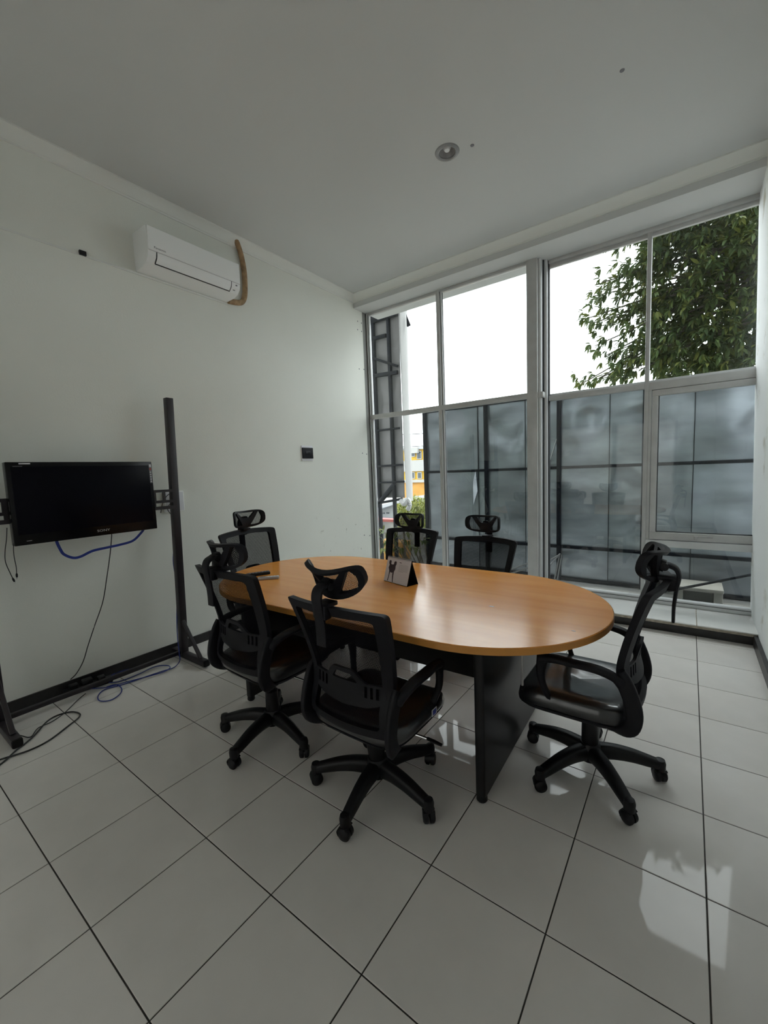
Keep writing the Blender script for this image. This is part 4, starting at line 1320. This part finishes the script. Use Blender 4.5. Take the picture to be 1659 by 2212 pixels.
tag(os_, 'orange ledge low outside the window, seen through the left window chair', 'ledge')


# ------------------------------------------------------------------ foliage
def leaf_shape(length, width):
    prof = [(0, 0), (0.18, 0.62), (0.42, 1.0), (0.70, 0.72), (1.0, 0)]
    v = []
    for t, w in prof:
        dz = -0.35 * length * t * t
        v += [(-w * width / 2, t * length, dz + 0.10 * width * w), (0, t * length, dz), (w * width / 2, t * length, dz + 0.10 * width * w)]
    f = []
    for i in range(len(prof) - 1):
        k = i * 3
        f += [(k, k + 1, k + 4, k + 3), (k + 1, k + 2, k + 5, k + 4)]
    return v, f


class Foliage:
    """collects leaf transforms; the nearest ones become single leaf objects, the rest one mesh"""

    def __init__(s):
        s.m = []

    def spray(s, p, d, n, length, spread=0.9):
        d = Vector(d).normalized()
        for k in range(n):
            az = 2 * pi * k / n + random.uniform(-0.4, 0.4)
            side = d.orthogonal().normalized()
            side.rotate(Matrix.Rotation(az, 3, d))
            dirv = (d * random.uniform(0.3, 1.0) + side * spread * random.uniform(0.5, 1.1) + Vector((0, 0, -0.35))).normalized()
            up = Vector((random.uniform(-0.4, 0.4), random.uniform(-0.4, 0.4), 1))
            xx = dirv.cross(up).normalized()
            zz = xx.cross(dirv).normalized()
            L = length * random.uniform(0.7, 1.2)
            R_ = Matrix((xx, dirv, zz)).transposed().to_4x4()
            s.m.append(Matrix.Translation(Vector(p) + dirv * 0.01) @ R_ @ Matrix.Scale(L, 4))

    def build(s, parent, mats, single=300, single_ok=lambda p: True):
        lv_, lf_ = leaf_shape(1.0, 0.32)
        order = sorted(range(len(s.m)), key=lambda i: (s.m[i].translation - EYE).length)
        near = [i for i in order if single_ok(s.m[i].translation)][:single]
        ns = set(near)
        protos = []
        for m_ in mats:
            me_ = mesh('leaf', lv_, lf_, 60)
            me_.materials.append(m_)
            protos.append(me_)
        for i in near:
            o = bpy.data.objects.new('leaf', protos[0 if random.random() < 0.7 else -1])
            COL.objects.link(o)
            o.parent = parent
            o.matrix_local = s.m[i]
        for mi, m_ in enumerate(mats):
            v, f = [], []
            for i, mm in enumerate(s.m):
                if i in ns or (hash(i * 7919) % 10 < 7) != (mi == 0):
                    continue
                k = len(v)
                v += [mm @ Vector(q) for q in lv_]
                f += [tuple(a + k for a in g) for g in lf_]
            if not v:
                continue
            me_ = bpy.data.meshes.new('foliage')
            me_.from_pydata([tuple(q) for q in v], [], f)
            me_.polygons.foreach_set('use_smooth', [True] * len(me_.polygons))
            o = obj('foliage', me_, m_, parent)
            o['kind'] = 'stuff'


def branch(parent, pts, r0, r1, name='branch'):
    c = catmull(pts, 5)
    n_ = len(c)
    return obj(name, MB().sweep(c, [2 * (r0 + (r1 - r0) * i / n_) for i in range(n_)], [2 * (r0 + (r1 - r0) * i / n_) for i in range(n_)], up=(0.2, 0.9, 0.3), n=8, p=2).done(name, 60), BARK, parent)


tree = thing('tree', 'big leafy tree filling the upper right window panes, behind the hoarding', 'tree', (0, 0, 0))
fo = Foliage()
TY = 8.2
trunk_base = Vector((7.6, 8.9, -3.5))
crown = Vector((6.6, 8.8, 4.4))
branch(tree, [trunk_base, (7.5, 8.9, 0), (7.2, 8.8, 2.4), crown], 0.22, 0.12, 'trunk')
tips = [((1262, 690), 7.6), ((1280, 640), 7.7), ((1300, 610), 7.7), ((1320, 690), 7.8), ((1290, 745), 7.7), ((1330, 760), 7.8), ((1340, 640), 7.8), ((1355, 590), 7.8), ((1370, 560), 7.9), ((1330, 520), 7.8), ((1360, 505), 7.8), ((1390, 520), 7.9),
        ((1258, 828), 7.5), ((1275, 700), 7.6), ((1315, 600), 7.7), ((1305, 770), 7.7), ((1285, 822), 7.55), ((1300, 815), 7.6), ((1340, 808), 7.6), ((1380, 800), 7.7), ((1375, 700), 7.8), ((1385, 640), 7.8), ((1380, 770), 7.7)]
random.seed(11)
for (q, y) in tips:
    p = at(*q, 1, y)
    mid = p.lerp(crown, 0.45) + Vector((0, 0, random.uniform(-0.1, 0.3)))
    branch(tree, [crown.lerp(trunk_base, 0.08), mid, p], 0.035, 0.006)
    for k in range(26):
        s_ = p.lerp(mid, random.uniform(0, 0.50)) + Vector((random.gauss(0, 0.15), random.gauss(0, 0.2), random.gauss(0, 0.075)))
        fo.spray(s_, (p - crown) + Vector((random.uniform(-0.6, 0.6), random.uniform(-0.8, 0.3), random.uniform(-0.5, 0.4))), 8, 0.135)
cnt = 0
while cnt < 3300:
    u, v_ = random.uniform(1390, 1720), random.uniform(400, 830)
    y = random.uniform(7.4, 9.6)
    p = at(u, v_, 1, y)
    g = noise.noise(Vector((u / 55.0, v_ / 45.0, 3.7)))
    if g > 0.33 and u < 1560:
        continue
    fo.spray(p, (random.uniform(-1, 0.4), random.uniform(-1, 0.2), random.uniform(-0.6, 0.5)), 8, 0.135)
    cnt += 1
for k in range(220):   # the crown goes on past the right edge of the window
    p = Vector((random.uniform(6.0, 10.5), random.uniform(8.0, 10.5), random.uniform(2.2, 5.8)))
    fo.spray(p, (random.uniform(-1, 1), random.uniform(-1, 0.2), random.uniform(-0.6, 0.5)), 7, 0.19)
for q in (((1640, 500), (1600, 470), (1575, 430)), ((1640, 540), (1590, 560), (1520, 600)), ((1638, 690), (1600, 720), (1540, 700)), ((1650, 610), (1560, 650), (1480, 640))):
    branch(tree, [crown] + [at(*w, 1, 8.3) for w in q], 0.06, 0.02)
fo.build(tree, [LEAFA, LEAFB], 300)

hedge = thing('hedge', 'sunlit yellow-green hedge between the billboard and the hoarding', 'hedge', (0, 0, 0))
fo = Foliage()
random.seed(5)
for k in range(1300):
    u, v_ = random.uniform(855, 945), random.uniform(1066, 1140)
    if v_ < 1075 + 10 * noise.noise(Vector((u / 9.0, 1, 2))) + (885 - u) * 0.5 * (u < 885):
        continue
    fo.spray(at(u, v_, 1, random.uniform(7.4, 8.6)), (random.uniform(-1, 1), random.uniform(-1, 0.3), random.uniform(-0.7, 0.7)), 6, 0.075)
for q in ((868, 1090), (900, 1080), (925, 1082)):
    p = at(*q, 1, 8.1)
    branch(hedge, [(p.x, p.y, -3.5), (p.x + 0.05, p.y, -1), p], 0.05, 0.02, 'stem')
fo.build(hedge, [HEDGE, LEAFB], 60)

shrub = thing('shrub', 'leafy shrub just outside the leftmost window pane, seen through the chair mesh', 'shrub', (0, 0, 0))
fo = Foliage()
random.seed(9)
root = Vector((0.10, 4.85, -0.6))
for (q, y) in (((832, 1150), 5.0), ((845, 1165), 4.9), ((820, 1140), 5.2), ((870, 1165), 4.9), ((890, 1180), 4.8), ((905, 1190), 4.7), ((880, 1150), 5.0), ((860, 1180), 4.9), ((825, 1185), 5.0), ((915, 1165), 4.8), ((850, 1145), 5.1), ((822, 1160), 5.0)):
    p = at(*q, 1, y)
    branch(shrub, [root, root.lerp(p, 0.6) + Vector((0, 0, 0.1)), p], 0.012, 0.004)
    for k in range(2):
        fo.spray(p + Vector((random.gauss(0, 0.03), random.gauss(0, 0.04), random.gauss(0, 0.02))), (random.uniform(-0.5, 1), random.uniform(-1, 0.1), random.uniform(-0.3, 0.6)), 5, 0.11)
fo.build(shrub, [LEAFB, LEAFA], 200)

# white concrete stand, rods and leaning tubes outside the lower window
YO = 4.72
a, b = at(1457, 1268, 1, YO), at(1564, 1277, 1, YO)
bench = thing('concrete_stand', 'low whitewashed concrete stand outside the bottom right pane', 'stand', (0, 0, 0))
zt2 = at(1510, 1271, 1, YO).z
slabm = boxo('top_slab', (a.x, YO, zt2 - 0.035), (b.x, YO + 0.34, zt2), CONCW, bench, 0.004)
for x in (a.x + 0.002, b.x - 0.075):
    boxo('leg', (x, YO + 0.02, -0.05), (x + 0.07, YO + 0.32, zt2 - 0.035), CONCW, bench, 0.003)
boxo('back_panel', (a.x + 0.07, YO + 0.26, -0.05), (b.x - 0.07, YO + 0.30, zt2 - 0.035), CONC, bench)
st = thing('concrete_block', 'whitewashed block behind the concrete stand, outside the bottom right pane', 'block', (0, 0, 0))
a, b = at(1440, 1255, 1, 5.05), at(1486, 1255, 1, 5.05)
boxo('block_body', (a.x - 0.2, 5.09, -0.05), (b.x, 5.15, a.z - 0.02), CONC, st)
boxo('block_cap', (a.x - 0.2, 5.075, a.z - 0.02), (b.x + 0.01, 5.15, a.z + 0.01), CONCW, st, 0.003)
e1, e2 = at(1335, 1298, 1, 4.62), at(1640, 1238, 1, 4.62)
tag(strip('iron_rod', e1, e2, 0.022, 0.022, IRON), 'dark iron rod slanting across the bottom right panes outside', 'rod')
for k, (p1_, p2_, lab) in enumerate((((1090, 1234), (1150, 1214), 'upper one of two pale tubes slanting behind the right window chair'), ((1100, 1240), (1155, 1222), 'lower one of two pale tubes slanting behind the right window chair'))):
    q1, q2 = at(*p1_, 1, 4.75), at(*p2_, 1, 4.60)
    q1 = q1 + (q2 - q1) * ((-0.04 - q1.z) / (q2.z - q1.z))
    tag(strip('aluminium_tube', q1, q2, 0.018, 0.018, DULL), lab, 'tube')
rack = thing('folding_rack', 'folded rack of pale metal tubes leaning outside, just right of the window column', 'rack', (0, 0, 0))
for (p1_, p2_) in (((1178, 1232), (1210, 1196)), ((1184, 1212), (1209, 1198)), ((1194, 1270), (1209, 1196)), ((1200, 1275), (1213, 1198))):
    strip('tube', at(*p1_, 1, 4.75), at(*p2_, 1, 4.95), 0.014, 0.014, DULL, rack)

# overhead wires across the gap, far off
for k, v_ in enumerate((929, 956)):
    a, b = at(780, v_ + 3, 1, 20.0), at(1000, v_ - 4, 1, 20.0)
    c = [a.lerp(b, t / 8) - Vector((0, 0, 0.25 * (1 - (t / 4 - 1) ** 2))) for t in range(9)]
    tag(obj('power_line', MB().tube([a - (b - a) * 3] + c + [b + (b - a) * 3], 0.022, 6).done('line', 60), IRON), ('upper' if k == 0 else 'lower') + ' one of two thin overhead wires crossing the sky beside the billboard', 'wire')
